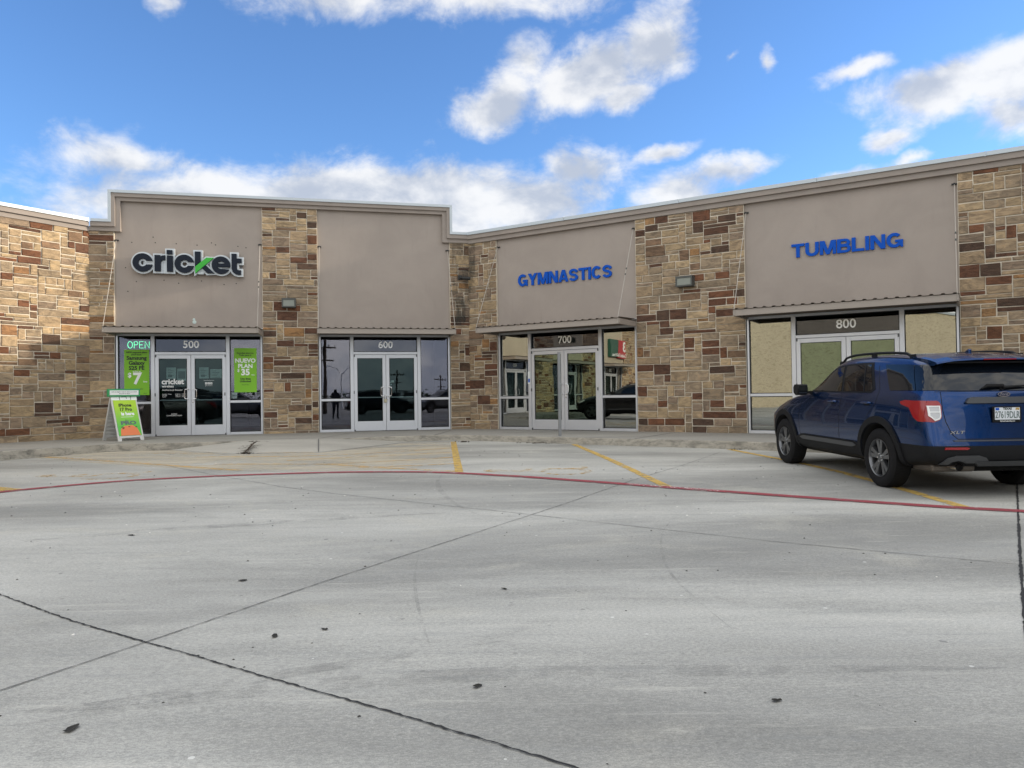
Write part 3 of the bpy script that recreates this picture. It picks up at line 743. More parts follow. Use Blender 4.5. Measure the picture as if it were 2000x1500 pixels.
# ---------------- paint, joints and marks on the lot
def ribbon(name, pts, w, m, lift=.004, wob=0.0, sub=0, seed=1, kind='structure', taper=False):
    r = random.Random(seed); P = []
    for a, b in zip(pts[:-1], pts[1:]):
        n = max(1, int((b-a).length/sub)) if sub else 1
        for k in range(n): P.append(a.lerp(b, k/n))
    P.append(pts[-1]); mb = MB(); E = []
    for k, p in enumerate(P):
        d = (P[min(k+1, len(P)-1)]-P[max(k-1, 0)]); d.z = 0; d.normalize(); s = Vector((d.y, -d.x, 0))
        c = p+s*r.uniform(-wob, wob); ww = w*(1+r.uniform(-.45, .6)*(1 if wob else 0))*(sin(pi*min(1, max(.02, k/(len(P)-1)))) if taper else 1)
        a, b = c+s*ww/2, c-s*ww/2
        E.append((Vector((a.x, a.y, lot_z(a.x, a.y)+lift)), Vector((b.x, b.y, lot_z(b.x, b.y)+lift))))
    for a, b in zip(E[:-1], E[1:]): mb.quad([a[0], b[0], b[1], a[1]])
    return tag(mb.build(name, m), kind=kind)
def smooth_px(pts, n=6):
    out = []
    P = [pts[0]]+list(pts)+[pts[-1]]
    for i in range(1, len(P)-2):
        for k in range(n):
            t_ = k/n; p0, p1, p2, p3 = P[i-1], P[i], P[i+1], P[i+2]
            out.append(tuple(.5*((2*p1[c])+(-p0[c]+p2[c])*t_+(2*p0[c]-5*p1[c]+4*p2[c]-p3[c])*t_*t_+(-p0[c]+3*p1[c]-3*p2[c]+p3[c])*t_**3) for c in (0, 1)))
    return out+[pts[-1]]
def lots(pts, n=0):
    if n: pts = smooth_px(pts, n)
    return [on_lot(x, y) for x, y in pts]
red = [(-300, 1002), (-120, 976), (0, 962), (120, 950), (250, 939.5), (400, 931.5), (520, 926.8), (650, 923.2), (770, 922.2), (860, 923.3), (950, 927.5), (1050, 933.5), (1200, 944.5), (1300, 952.3), (1420, 961), (1600, 974), (1800, 988), (1900, 994), (2000, 999.5), (2400, 1024)]
ribbon('road_marking', lots(red, 5), .165, 'red_stripe', .008)
for k, (pts, w, m) in enumerate([([(885.5, 863), (889.5, 885), (897, 922.5)], .125, 'yellow_paint'), ([(1121, 868), (1200, 902), (1303, 951)], .125, 'yellow_paint'), ([(1425, 878), (1640, 922), (1885, 991.5)], .125, 'yellow_paint'),
        ([(45, 890), (200, 900), (380, 913), (470, 919)], .13, 'yellow_worn'), ([(-80, 948), (25, 958)], .25, 'yellow_paint'),
        ([(638, 907), (760, 914.5), (892, 921)], .12, 'yellow_worn'), ([(638, 907), (780, 900), (888, 893)], .10, 'yellow_worn'), ([(380, 893), (640, 890), (885, 875)], .10, 'yellow_worn'),
        ([(420, 907), (638, 907)], .10, 'yellow_worn'), ([(300, 886), (620, 884)], .08, 'yellow_worn'), ([(700, 914), (895, 906)], .10, 'yellow_worn'), ([(560, 900), (640, 896), (880, 884)], .08, 'yellow_worn')]):
    ribbon('road_marking', lots(pts, 4), w, m, .0045+.0002*k)
m_alpha('dust', (.56, .50, .39), .30, .62, .9, .62, (.6, 1.6, 1))
dp = [on_lot(x, y, .0022) for x, y in ((40, 892), (200, 880), (300, 876.5), (440, 888), (620, 884.5), (800, 864), (878, 864), (892, 905), (760, 917), (560, 922), (400, 918), (200, 906))]
mb = MB(); i0 = 0; mb.v = [tuple(p) for p in dp]
for tri in tessellate_polygon([[Vector((p.x, p.y, 0)) for p in dp]]): mb.f.append(tuple(tri)); mb.c.append(None)
tag(mb.build('road_dust', 'dust'), kind='structure')
# worn wheelchair symbols
def wheelchair(cx, cy, ang, s, m):
    c = on_lot(cx, cy); R = Matrix.Rotation(ang, 3, 'Z')
    arcs = [[(cos(a)*.38, sin(a)*.38-.25) for a in [radians(q) for q in range(150, 400, 15)]], [(-.12, .75), (-.08, .1), (.3, .08), (.5, -.45), (.7, -.4)], [(-.1, .4), (.25, .38)], [(-.12+.1*cos(a), .9+.1*sin(a)) for a in [radians(q) for q in range(0, 370, 40)]]]
    mb = MB()
    for k, ar in enumerate(arcs):
        P = [c+R@Vector((x*s, y*s, 0)) for x, y in ar]
        for a, b in zip(P[:-1], P[1:]):
            d = (b-a).normalized(); sd_ = Vector((d.y, -d.x, 0))*.055*s
            mb.quad([Vector((p.x, p.y, lot_z(p.x, p.y)+.0045+.0004*k)) for p in (a-sd_-d*.02, b-sd_+d*.02, b+sd_+d*.02, a+sd_-d*.02)])
    tag(mb.build('road_marking', m), kind='structure')
m_alpha('yellow_symbol', (.60, .38, .10), .42, .66, 9.0, .62)
wheelchair(1072, 920.5, radians(70), .95, 'yellow_symbol'); wheelchair(190, 930, radians(75), .95, 'yellow_symbol')
# lettering along the fire lane stripe
a, b = on_lot(1226, 946.8), on_lot(1404, 960.1)
d = (b-a); Lr = d.length; d.normalize(); n_ = Vector((-d.y, d.x, 0))
me = text_mesh('FIRE LANE  NO PARKING', .15, .006, 0.0); bw = max(v.co.x for v in me.vertices)-min(v.co.x for v in me.vertices)
c = (a+b)/2; sc_ = Lr/bw
Mx = Matrix(((d.x*sc_, n_.x, 0, c.x), (d.y*sc_, n_.y, 0, c.y), (.002*d.x+.0095*d.y, .0095*n_.y, 1, lot_z(c.x, c.y)+.012), (0, 0, 0, 1)))
me.transform(Mx); me.materials.clear(); me.materials.append(M_('white_worn'))
o = bpy.data.objects.new('road_marking', me); COL.objects.link(o); tag(o, kind='structure')

J1 = [(-60, 1143), (0, 1162), (140, 1213), (285, 1255), (400, 1288), (550, 1332), (750, 1388), (880, 1427), (1000, 1463), (1120, 1500), (1300, 1555)]
ribbon('pavement_joint', lots(J1, 3), .0085, 'joint_tar', .005, wob=.0040, sub=.022, seed=5)
ribbon('pavement_joint', lots([(-60, 1370), (0, 1350), (130, 1307), (285, 1255), (470, 1192), (650, 1131), (820, 1076), (1000, 1018), (1110, 982), (1230, 940), (1330, 910), (1405, 884)], 2), .0065, 'joint_fine', .0046, wob=.002, sub=.04, seed=6)
ribbon('pavement_joint', lots([(300, 905), (550, 951), (760, 976), (1000, 1001.5), (1500, 1057), (2000, 1104), (2200, 1124)], 2), .0065, 'joint_fine', .0048, wob=.0015, sub=.05, seed=7)
ribbon('pavement_joint', lots([(1984, 880), (1987, 960), (1991, 1060), (1997, 1150), (2004, 1230), (2020, 1400)], 2), .016, 'joint_tar', .0052, wob=.003, sub=.04, seed=8)
ribbon('pavement_joint', lots([(800, 863), (720, 873), (620, 884), (500, 886.5), (440, 888), (395, 883), (292, 877)], 2), .014, 'joint_fine', .0055, wob=.003, sub=.05, seed=9)
a, b = on_z(622, 857.8, .004), FR+Vector((0, 0, .004))
mb = MB(); mb.quad([a-Vector((.010, 0, -.006)), a+Vector((.010, 0, .006)), b+Vector((.010, 0, .006)), b-Vector((.010, 0, -.006))]); tag(mb.build('pavement_joint', 'joint_fine'), kind='structure')
a, b = on_z(488, 862, .004), on_lot(478, 884)
# tyre marks
for k, (pts, w) in enumerate([([(865, 925), (855, 940), (862, 960), (890, 985), (940, 1008)], .07), ([(1350, 985), (1300, 1030), (1292, 1070), (1310, 1120), (1370, 1180), (1470, 1260)], .022), ([(820, 1075), (810, 1130), (820, 1200), (850, 1290)], .022),
        ([(720, 873), (745, 862)], .1), ([(610, 905), (700, 890), (880, 868)], .06), ([(200, 940), (420, 925), (640, 905)], .07), ([(0, 1395), (250, 1372), (600, 1310), (1000, 1250)], .12), ([(20, 1420), (420, 1360), (900, 1320), (1500, 1310), (2000, 1305)], .16), ([(0, 1060), (400, 1030), (900, 1000)], .2)]):
    ribbon('tyre_mark', lots(pts, 6), w, 'tyre_black', .0030+.0001*k, taper=True)
# weeds and dirt along the cracks
def debris(name, cx, cy, w, h, n, seed, label, zf=None, m='dirt'):
    r = random.Random(seed); mb = MB()
    for _ in range(n):
        u, v = r.gauss(0, .4), r.gauss(0, .4); p = on_lot(cx+u*w, cy+v*h) if zf is None else on_z(cx+u*w, cy+v*h, zf)
        s = r.uniform(.008, .03); a = r.uniform(0, pi); z = p.z+r.uniform(.002, .012)
        pts = [(p.x+s*cos(a+q)*r.uniform(.5, 1.2), p.y+s*sin(a+q)*r.uniform(.5, 1.2), z+r.uniform(0, .012)) for q in (0, 1.4, 2.8, 4.3)]
        mb.quad(pts); mb.quad([pts[0], pts[1], (p.x, p.y, z-.008)]); mb.quad([pts[2], pts[3], (p.x, p.y, z-.008)])
    return tag(mb.build(name, m), label, kind='stuff')
debris('leaf_litter', 482, 885.5, 16, 2.0, 90, 21, 'dark dirt and weeds at the foot of the kerb ramp')
cr = [(508, 861.8, .008), (500, 862.6, .004), (493, 867, -.03), (489, 872, -.07), (486, 876, -.10), (481, 880, -.125), (476, 884.5, -.155)]
cp = [on_z(x, y, z+.008) for x, y, z in cr]
mb = MB(); rr = random.Random(9)
for (a, b) in zip(cp[:-1], cp[1:]):
    for k in range(5):
        p, q = a.lerp(b, k/5), a.lerp(b, (k+1.15)/5); d_ = Vector((rr.uniform(.008, .05), 0, 0)); e_ = Vector((rr.uniform(.008, .05), 0, 0))
        mb.quad([p-d_, p+e_, q+d_, q-e_])
for (x, y, z, w) in ((497, 863, .0, .13), (487, 872.5, -.07, .12), (484, 876.5, -.10, .16), (480, 881, -.13, .10)):
    c = on_z(x, y, z+.012)
    for k in range(22):
        u = c+Vector((rr.gauss(0, w*.6), rr.gauss(0, .03), rr.uniform(0, .015))); s_ = rr.uniform(.012, .035); a_ = rr.uniform(0, 3)
        mb.quad([u+Vector((s_*cos(a_+q), s_*sin(a_+q)*.6, rr.uniform(0, .012))) for q in (0, 1.5, 3.1, 4.6)])
tag(mb.build('leaf_litter', 'dirt'), 'dark crack with weeds running down the kerb ramp', kind='stuff')
debris('leaf_litter', 340, 876.8, 60, 1.0, 130, 24, 'brown litter along the kerb face')
debris('leaf_litter', 215, 878.5, 60, 1.6, 120, 25, 'litter at the chipped kerb end')
debris('leaf_litter', 1080, 865.5, 75, 1.2, 130, 26, 'dry litter round the foot of the sign post')
debris('leaf_litter', 1480, 878, 60, 1.3, 90, 27, 'litter by the front wheel of the car')
debris('leaf_litter', 905, 863.5, 14, 1.2, 40, 28, 'dark litter by the inner kerb corner')
mat('grit_dark', (.05, .048, .045), .9); mat('grit_pale', (.72, .70, .66), .9)
for nm, m_, n, sd_ in (('grit', 'grit_dark', 420, 5), ('gravel', 'grit_pale', 90, 6)):
    r = random.Random(sd_); mb = MB()
    for _ in range(n):
        x, y = r.uniform(-9, 9), 2.2+r.random()**1.3*13
        if y > 12.5 and x > 1: continue
        z = lot_z(x, y); q_ = r.uniform(.003, .009)*(1+y*.06); a = r.uniform(0, pi)
        b_ = [(x+q_*cos(a+w)*r.uniform(.6, 1.3), y+q_*sin(a+w)*r.uniform(.6, 1.3), z+.001) for w in (0, 1.3, 2.5, 3.8, 5.1)]
        for k in range(5): mb.quad([b_[k], b_[(k+1) % 5], (x, y, z+q_*.7)])
    tag(mb.build(nm, m_), 'dark grit scattered over the concrete lot' if nm == 'grit' else 'pale stone chips scattered over the concrete lot', kind='stuff')
# single dead leaves / gum spots lying on the lot
for k, (px, py, s, lab) in enumerate([(140, 1424.5, .042, 'largest dark dead leaf, lying near the bottom left of the lot'), (933, 1342, .030, 'dark dead leaf lying low down, just left of the middle of the lot'), (985, 1151.5, .030, 'dark dead leaf lying in the very middle of the lot'), (537, 1243.5, .034, 'dark split leaf lying right of the tarred joint crossing'), (633, 1230, .026, 'small dark leaf lying right beside the split leaf'),
        (1517, 1370, .026, 'crumpled dark leaf lying at the lower right of the lot'), (256, 1046, .040, 'flat dark leaf lying on the upper left of the lot'), (474, 1135, .036, 'small brown leaf lying left of the fine joint')]):
    c = on_lot(px, py); r = random.Random(k+50); mb = MB(); n = 12; ang = r.uniform(0, 3)
    pts = []
    for q in range(n):
        a = 2*pi*q/n; rr = s*.8*(1+.22*r.uniform(-1, 1)); x, y = cos(a)*rr, sin(a)*rr*.55*(1-.3*cos(a))
        X_, Y_ = x*cos(ang)-y*sin(ang), x*sin(ang)+y*cos(ang); pts.append((c.x+X_, c.y+Y_, c.z+.004+.006*r.random()))
    for q in range(n): mb.quad([pts[q], pts[(q+1) % n], (c.x, c.y, c.z+.003)])
    tag(mb.build('dead_leaf', 'leaf_dark'), lab, 'leaf', 'dead leaves on the lot')


# ------------------------------------------------------------------ signs on the walls
def rot_pts(pts): return pts
def arc(cx, cy, r, a0, a1, n=28): return [(cx+r*cos(a0+(a1-a0)*k/n), cy+r*sin(a0+(a1-a0)*k/n)) for k in range(n+1)]
def letter_c(cx, cy, R=147, r=62, h=31):
    a, b = math.asin(h/R), math.asin(h/r)
    return arc(cx, cy, R, a, 2*pi-a, 40)+arc(cx, cy, r, 2*pi-b, b, 30)
def grow(poly, d):
    out = []; n = len(poly)
    A = sum(poly[k][0]*poly[(k+1) % n][1]-poly[(k+1) % n][0]*poly[k][1] for k in range(n)); sg = 1 if A > 0 else -1
    for k in range(n):
        p0, p1, p2 = Vector(poly[k-1]), Vector(poly[k]), Vector(poly[(k+1) % n])
        d1 = (p1-p0).normalized() if (p1-p0).length > 1e-6 else Vector((1, 0)); d2 = (p2-p1).normalized() if (p2-p1).length > 1e-6 else d1
        n1, n2 = Vector((d1.y, -d1.x))*sg, Vector((d2.y, -d2.x))*sg; m = n1+n2
        m = n1 if m.length < .3 else m/max(.5, m.dot(n1)) if m.dot(n1) > 0 else n1
        out.append(tuple(p1+m*d))
    return out
Fl = lambda y: -y
LET = [('letter', [letter_c(320, -428)]), ('letter', [[(497, -562), (497, -302), (582, -302), (585, -328), (612, -308), (652, -303), (652, -382), (615, -384), (592, -402), (587, -432), (587, -562)]]),
       ('letter', [[(680, -565), (680, -307), (768, -307), (768, -565)], [(678, -283), (678, -217), (762, -217), (762, -283)]]),
       ('letter', [letter_c(940, -432)]),
       ('letter', [[(1100, -470), (1100, -228), (1186, -228), (1186, -392)], [(1205, -497), (1262, -445), (1397, -577), (1285, -577)]]),
       ('check_mark', [[(1105, -583), (1105, -474), (1275, -325), (1387, -325)]]),
       ('letter', [arc(1497, -440, 143, math.asin(-30/143), 2*pi-math.asin(66/143), 40)+[(1590, -506)]+arc(1497, -440, 60, 2*pi-math.asin(58/60)+.05, pi+.55, 12)+[(1450, -470)]+[(1637, -470)], [(1440, -408), (1440, -471), (1638, -471), (1630, -408)]]),
       ('letter', [[(1660, -247), (1740, -247), (1740, -325), (1817, -325), (1817, -395), (1742, -395), (1742, -480), (1752, -508), (1778, -517), (1806, -516), (1806, -590), (1760, -592), (1712, -578), (1678, -545), (1662, -495)]])]
LET[6] = ('letter', [arc(1497, -440, 143, -math.asin(30/143), 2*pi-math.asin(72/143), 44)+arc(1497, -440, 62, 2*pi-math.asin(60/62), -math.asin(30/62)+.0, 30), [(1440, -412), (1440, -470), (1637, -470), (1636, -412)]])
# sign placed on the stucco of unit 500
sx0, sx1 = 1.045, 3.735; k_ = (sx1-sx0)/(1865-165)
def S_(p): return (sx0+(p[0]-165)*k_, 4.41+(p[1]+430)*k_)
sign = thing('shop_sign', 'dark navy lowercase cricket lettering with a green slash on a silver backing', 'sign', frame=FA @ Matrix.Translation((2.4, 0, 4.4)))
mb = MB(); q = 0
for nm, polys in LET:
    for p in polys:
        q += 1; mb.prism([S_(v) for v in grow(p, 29)], -.145+.0012*q, -.035-.0012*q)
for (x0, x1, y0, y1) in ((470, 800, -590, -330), (1120, 1230, -590, -400), (1385, 1480, -592, -480), (1320, 1520, -450, -300)):
    q += 1; mb.prism([S_(v) for v in ((x0, y0), (x1, y0), (x1, y1), (x0, y1))], -.140+.0012*q, -.035-.0012*q)
mb.prism([S_(v) for v in ((320, -480), (320, -380), (450, -395), (450, -465))], -.100, -.04)
bo = mb.build('backing', 'logo_back', sign, FA)
mb = MB()
for x in (1.3, 1.9, 2.5, 3.1, 3.6): mb.box(x, x+.05, -.04, .002, 4.3, 4.45)
mb.build('bracket', 'alu_dark', sign, FA)
q = 0
for nm, polys in LET:
    mb = MB()
    for p in polys:
        q += 1; mb.prism([S_(v) for v in p], -.200-(.004 if nm == 'check_mark' else 0)+.0006*q, -.120)
    o = mb.build(nm, 'logo_green' if nm == 'check_mark' else 'logo_navy', sign, FA)
# old bolt holes left by earlier signs
mb = MB(); r = random.Random(4)
for (x, z) in [(1.0, 4.95), (1.55, 4.96), (2.05, 4.95), (2.55, 4.93), (3.0, 4.95), (3.55, 4.93), (1.1, 3.95), (1.75, 4.0), (2.1, 3.93), (2.65, 4.0), (3.2, 3.92), (3.5, 3.95), (.85, 4.3), (1.5, 5.1), (2.9, 5.0), (3.75, 4.9), (.9, 3.7)]:
    mb.lathe([(0, -.004), (.013, -.004), (.015, .001)], 8, 'y', (x, 0, z))
mb.build('bolt_hole', 'leaf_dark', building, FA)
mb = MB(); mb.lathe([(.0, -.01), (.04, -.008), (.05, .001)], 12, 'y', (2.47, 0, 2.93)); mb.lathe([(.0, -.012), (.028, -.01), (.034, .001)], 10, 'y', (2.46, 0, 3.0)); mb.build('paint_scar', 'paper', building, FA)

def stroke(path, w):
    path = [p for k, p in enumerate(path) if k == 0 or (Vector(p)-Vector(path[k-1])).length > 1e-4]
    L, Rr = [], []; n = len(path)
    for k in range(n):
        p = Vector(path[k]); a = Vector(path[max(0, k-1)]); b = Vector(path[min(n-1, k+1)])
        d1 = (p-a).normalized() if k else (b-p).normalized(); d2 = (b-p).normalized() if k < n-1 else d1
        n1, n2 = Vector((-d1.y, d1.x)), Vector((-d2.y, d2.x)); m = (n1+n2).normalized(); m = m/max(.4, m.dot(n1))
        L.append(tuple(p+m*w/2)); Rr.append(tuple(p-m*w/2))
    return L+Rr[::-1]
def block_letter(ch):
    w = .205; h = w/2; A = lambda cx, cy, rx, ry, a0, a1, n=18: [(cx+rx*cos(radians(a0+(a1-a0)*k/n)), cy+ry*sin(radians(a0+(a1-a0)*k/n))) for k in range(n+1)]
    if ch == 'T': return .74, [stroke([(0, 1-h), (.74, 1-h)], w*.94), stroke([(.37, 0), (.37, 1-.19)], w)]
    if ch == 'I': return .21, [stroke([(h, 0), (h, 1)], w)]
    if ch == 'L': return .66, [stroke([(h, 0), (h, 1)], w), stroke([(w, h*.95), (.66, h*.95)], w*.9)]
    if ch == 'N': return .78, [stroke([(h, 0), (h, 1)], w*.97), stroke([(.78-h, 0), (.78-h, 1)], w*.97), [(.0, 1), (.235, 1), (.78, 0), (.545, 0)]]
    if ch == 'M': return .90, [stroke([(h*.9, 0), (h*.9, 1)], w*.88), stroke([(.90-h*.9, 0), (.90-h*.9, 1)], w*.88), [(.0, 1), (.27, 1), (.535, 0), (.365, 0)], [(.90, 1), (.63, 1), (.365, 0), (.535, 0)]]
    if ch == 'Y': return .80, [[(0, 1), (.24, 1), (.50, .52), (.50, .40), (.30, .40)], [(.80, 1), (.56, 1), (.30, .52), (.30, .40), (.50, .40)], stroke([(.40, 0), (.40, .42)], w)]
    if ch == 'A': return .82, [[(0, 0), (.215, 0), (.50, 1), (.30, 1)], [(.82, 0), (.605, 0), (.32, 1), (.52, 1)], stroke([(.18, .27), (.64, .27)], .17)]
    if ch == 'U': return .76, [stroke([(h, 1), (h, .38)]+A(.38, .38, .38-h, .38-h+.01, 180, 360)+[(.76-h, .38), (.76-h, 1)], w)]
    if ch == 'C': return .80, [stroke(A(.40, .5, .40-h, .5-h+.01, 42, 318, 26), w)]
    if ch == 'G': return .84, [stroke(A(.41, .5, .41-h, .5-h+.01, 45, 318, 26)+[(.735, .20)], w), [(.44, .52), (.84, .52), (.84, .0), (.72, .0), (.70, .12), (.64, .36), (.44, .36)]]
    if ch == 'S': return .74, [stroke([(.655, .70)]+A(.37, .715, .26, .19, 12, 240, 16)+[(.37, .515), (.50, .475)]+A(.37, .285, .27, .19, 50, -168, 16), w*.94)]
    if ch == 'B': return .74, [stroke([(h, 0), (h, 1)], w), stroke([(w*.9, 1-h*.9), (.44, 1-h*.9)]+A(.44, .725, .185, .182, 85, -85, 10)+[(.44, .54), (w*.9, .54)], .175), stroke([(w*.9, .50), (.46, .50)]+A(.46, .295, .195, .205, 85, -85, 10)+[(.46, .09), (w*.9, .09)], .178)]
def word_sign(word, F, x0, x1, z0, z1, label):
    t_ = thing('wall_sign', label, 'sign', frame=F @ Matrix.Translation(((x0+x1)/2, 0, (z0+z1)/2)))
    gap = .055; tot = sum(block_letter(c)[0] for c in word)+gap*(len(word)-1); kx = (x1-x0)/tot; kz = z1-z0; x = x0
    for ch in word:
        wd, polys = block_letter(ch); mb = MB()
        for q, pl in enumerate(polys): mb.prism([(x+a*kx, z0+b*kz) for a, b in pl], -.040-.0008*q, -.006-.0008*q)
        mb.build('letter', 'blue_letter', t_, F); x += (wd+gap)*kx
    return t_
word_sign('GYMNASTICS', FB, 1.622, 4.365, 3.848, 4.162, 'blue raised capital letters GYMNASTICS on taupe stucco over unit 700')
word_sign('TUMBLING', FB, 8.645, 10.81, 3.855, 4.15, 'blue raised capital letters TUMBLING on taupe stucco over unit 800')

# ---------------- wall lamps
def wall_lamp(F, xc, zc, w, label):
    t_ = thing('wall_lamp', label, 'lamp', frame=F @ Matrix.Translation((xc, PF, zc)), group='box lamps on the stone piers')
    h = .25; b = MB(); y0, y1 = PF-.02, PF-.20
    b.prism([(y0, zc-h/2), (y1+.03, zc-h/2), (y1-.02, zc+h/2-.03), (y1+.02, zc+h/2), (y0, zc+h/2)], xc-w/2, xc+w/2, 'x')
    bo = b.build('housing', 'lamp_body', t_, F, bevel=.01)
    fr = MB(); s = .035; ya, yb = y1-.034, y1+.02
    fr.box(xc-w/2, xc+w/2, ya, yb, zc-h/2, zc-h/2+s); fr.box(xc-w/2, xc+w/2, ya, yb, zc+h/2-s-.02, zc+h/2-.01); fr.box(xc-w/2, xc-w/2+s, ya-.001, yb, zc-h/2, zc+h/2-.01); fr.box(xc+w/2-s, xc+w/2, ya-.001, yb, zc-h/2, zc+h/2-.01)
    fr.build('bezel', 'lamp_body', t_, F, bevel=.004)
    MB().box(xc-w/2+s, xc+w/2-s, ya+.012, ya+.022, zc-h/2+s, zc+h/2-s-.02).build('lens', 'lamp_glass', t_, F)
    return t_
wall_lamp(FA, 4.83, 3.44, .35, 'grey box lamp on the pier between units 500 and 600')
wall_lamp(FB, 6.29, 3.54, .40, 'grey box lamp on the wide pier between units 700 and 800')
cmt = thing('security_camera', 'small black camera bracket in the inner stone corner', 'camera', frame=FA @ Matrix.Translation((9.5, PF, 4.22)))
mb = MB(); mb.tube([(9.42, -.06, 4.23), (9.42, -.16, 4.21), (9.52, -.22, 4.20)], .02, 8); mb.box(9.36, 9.48, -.11, -.06, 4.17, 4.29); mb.build('mount', 'black_iron', cmt, FA)
mb = MB(); mb.tube([(9.46, -.20, 4.20), (9.68, -.26, 4.185)], .048, 12); mb.build('housing', 'black_iron', cmt, FA, smooth=True)

# ---------------- things on and behind the glass
a, b, m1, m2, mid = K5
YG = .075; YP = .030
def flat(name, F, x0, x1, z0, z1, y, m, label, cat, group=None, th=.004):
    o = MB().box(x0, x1, y, y+th, z0, z1).build(name, m, None, F); tag(o, label, cat, group); return o
# scale: sidelight glass of unit 500 runs a+.042 .. m1-.045
gx0, gx1 = a+.042, m1-.045
p = flat('poster', FA, gx0+.13, gx0+.13+.585, 1.06, 2.22, YP, 'poster_green', 'green window poster with a 7 dollar price, under the lit OPEN sign', 'poster', 'green window posters')
cx = gx0+.13+.29; yt = YP-.003
text('lettering', 'NEW payment plans\nyou\'ll love.', .058, 'poster_black', p, FA, cx, yt, 2.12, .02)
text('lettering', 'Samsung\nGalaxy\nS25 FE', .135, 'poster_black', p, FA, cx, yt, 1.875, .035)
text('lettering', 'as low as', .05, 'poster_white', p, FA, cx, yt, 1.665, .02)
text('lettering', '$', .16, 'poster_white', p, FA, cx-.165, yt, 1.565, .03)
text('lettering', '7', .40, 'poster_white', p, FA, cx+.01, yt, 1.47, .035)
text('lettering', '/mo', .06, 'poster_white', p, FA, cx+.20, yt, 1.40, .02)
text('lettering', 'Taxes and fees apply.', .035, 'poster_black', p, FA, cx, yt, 1.22, .01)
text('lettering', 'No. 7', .03, 'poster_black', p, FA, cx+.2, yt, 1.10, .01)
hx0 = m2+.045+.10
p = flat('poster', FA, hx0, hx0+.56, 1.10, 2.26, YP, 'poster_green', 'green NUEVO PLAN window poster with a 35 dollar price, right of the doors', 'poster', 'green window posters')
cx = hx0+.28
text('lettering', 'Grandes ahorros.\nTodo para ti.', .060, 'poster_black', p, FA, cx, yt, 2.10, .02)
text('lettering', 'NUEVO\nPLAN', .150, 'poster_white', p, FA, cx, yt, 1.855, .035)
text('lettering', '$', .10, 'poster_white', p, FA, cx-.175, yt, 1.67, .03)
text('lettering', '35', .22, 'poster_white', p, FA, cx+.0, yt, 1.62, .04)
text('lettering', '/mes', .045, 'poster_white', p, FA, cx+.19, yt, 1.555, .01)
text('lettering', 'Una linea\nUnlimited', .070, 'poster_black', p, FA, cx, yt, 1.42, .03)
text('lettering', 'Requiere pago', .03, 'poster_black', p, FA, cx, yt, 1.30, .0)
# neon
nt = thing('open_sign', 'glowing green OPEN tube lettering behind the window', 'sign', frame=FA @ Matrix.Translation((gx0+.4, YG, 2.36)))
def tubes(strokes, ox):
    m_ = MB()
    for s in strokes: m_.tube([(ox+x, YG, 2.345+z) for x, z in s], .0075, 6)
    m_.build('letter', 'neon', nt, FA)
ox = gx0+.20; hh = .075
tubes([[(.06+.055*cos(radians(q)), hh*1.15*sin(radians(q))) for q in range(0, 361, 24)]], ox)
tubes([[(0, -hh*1.15), (0, hh*1.1), (.06, hh*1.1), (.085, hh*.8), (.085, hh*.35), (.06, 0), (0, 0)]], ox+.155)
tubes([[(.09, hh*1.1), (0, hh*1.1), (0, -hh*1.1), (.09, -hh*1.1)], [(0, 0), (.075, 0)]], ox+.28)
tubes([[(0, -hh*1.15), (0, hh*1.15), (.10, -hh*1.15), (.10, hh*1.15)]], ox+.41)
MB().box(gx0+.17, gx0+.74, YG+.03, YG+.045, 2.235, 2.46).build('backing', 'room_dark', nt, FA)
# door stickers and notices of unit 500
la, lb = m1+.138, mid-.092; ra, rb = mid+.092, m2-.138
yd = .018
lt = thing('window_lettering', 'white shop name and opening hours stuck on the left door glass', 'lettering', frame=FA @ Matrix.Translation(((la+lb)/2, 0, 1.4)))
text('lettering', 'cricket', .19, 'white_vinyl', lt, FA, la+.06, yd-.016, 1.39, .035, .002, 'LEFT')
text('lettering', 'wireless', .085, 'white_vinyl', lt, FA, la+.07, yd-.016, 1.275, .02, .002, 'LEFT')
text('lettering', 'Authorized Retailer', .062, 'white_vinyl', lt, FA, la+.07, yd-.016, 1.18, .0, .002, 'LEFT')
text('lettering', 'Monday - Friday\nSaturday\nSunday', .034, 'white_vinyl', lt, FA, la+.07, yd-.016, 1.04, .0, .002, 'LEFT')
text('lettering', '10:00 am - 7:00 pm\n10:00 am - 7:00 pm\n12:00 pm - 5:00 pm', .034, 'white_vinyl', lt, FA, la+.38, yd-.016, 1.04, .0, .002, 'LEFT')
text('lettering', 'BUENO\nCOMMUNICATION', .042, 'white_vinyl', lt, FA, (la+lb)/2+.02, yd-.016, .54, .0, .002)
st = thing('social_media_sticker', 'three small white icons on the right door glass', 'sticker', frame=FA @ Matrix.Translation(((ra+rb)/2, 0, 1.35)))
cxs = (ra+rb)/2
for k in range(3): 
    o = MB().box(cxs-.09+k*.062, cxs-.09+k*.062+.052, yd-.018, yd-.014, 1.315, 1.37).build('icon', 'white_vinyl', st, FA)
    text('lettering', 'fty'[k], .05, 'print_grey', o, FA, cxs-.064+k*.062, yd-.021, 1.34, .03, .001)
text('lettering', 'cricketwireless.com', .032, 'white_vinyl', st, FA, cxs, yd-.016, 1.42, .0, .002)
text('lettering', '@cricketnation', .028, 'white_vinyl', st, FA, cxs, yd-.016, 1.285, .0, .002)
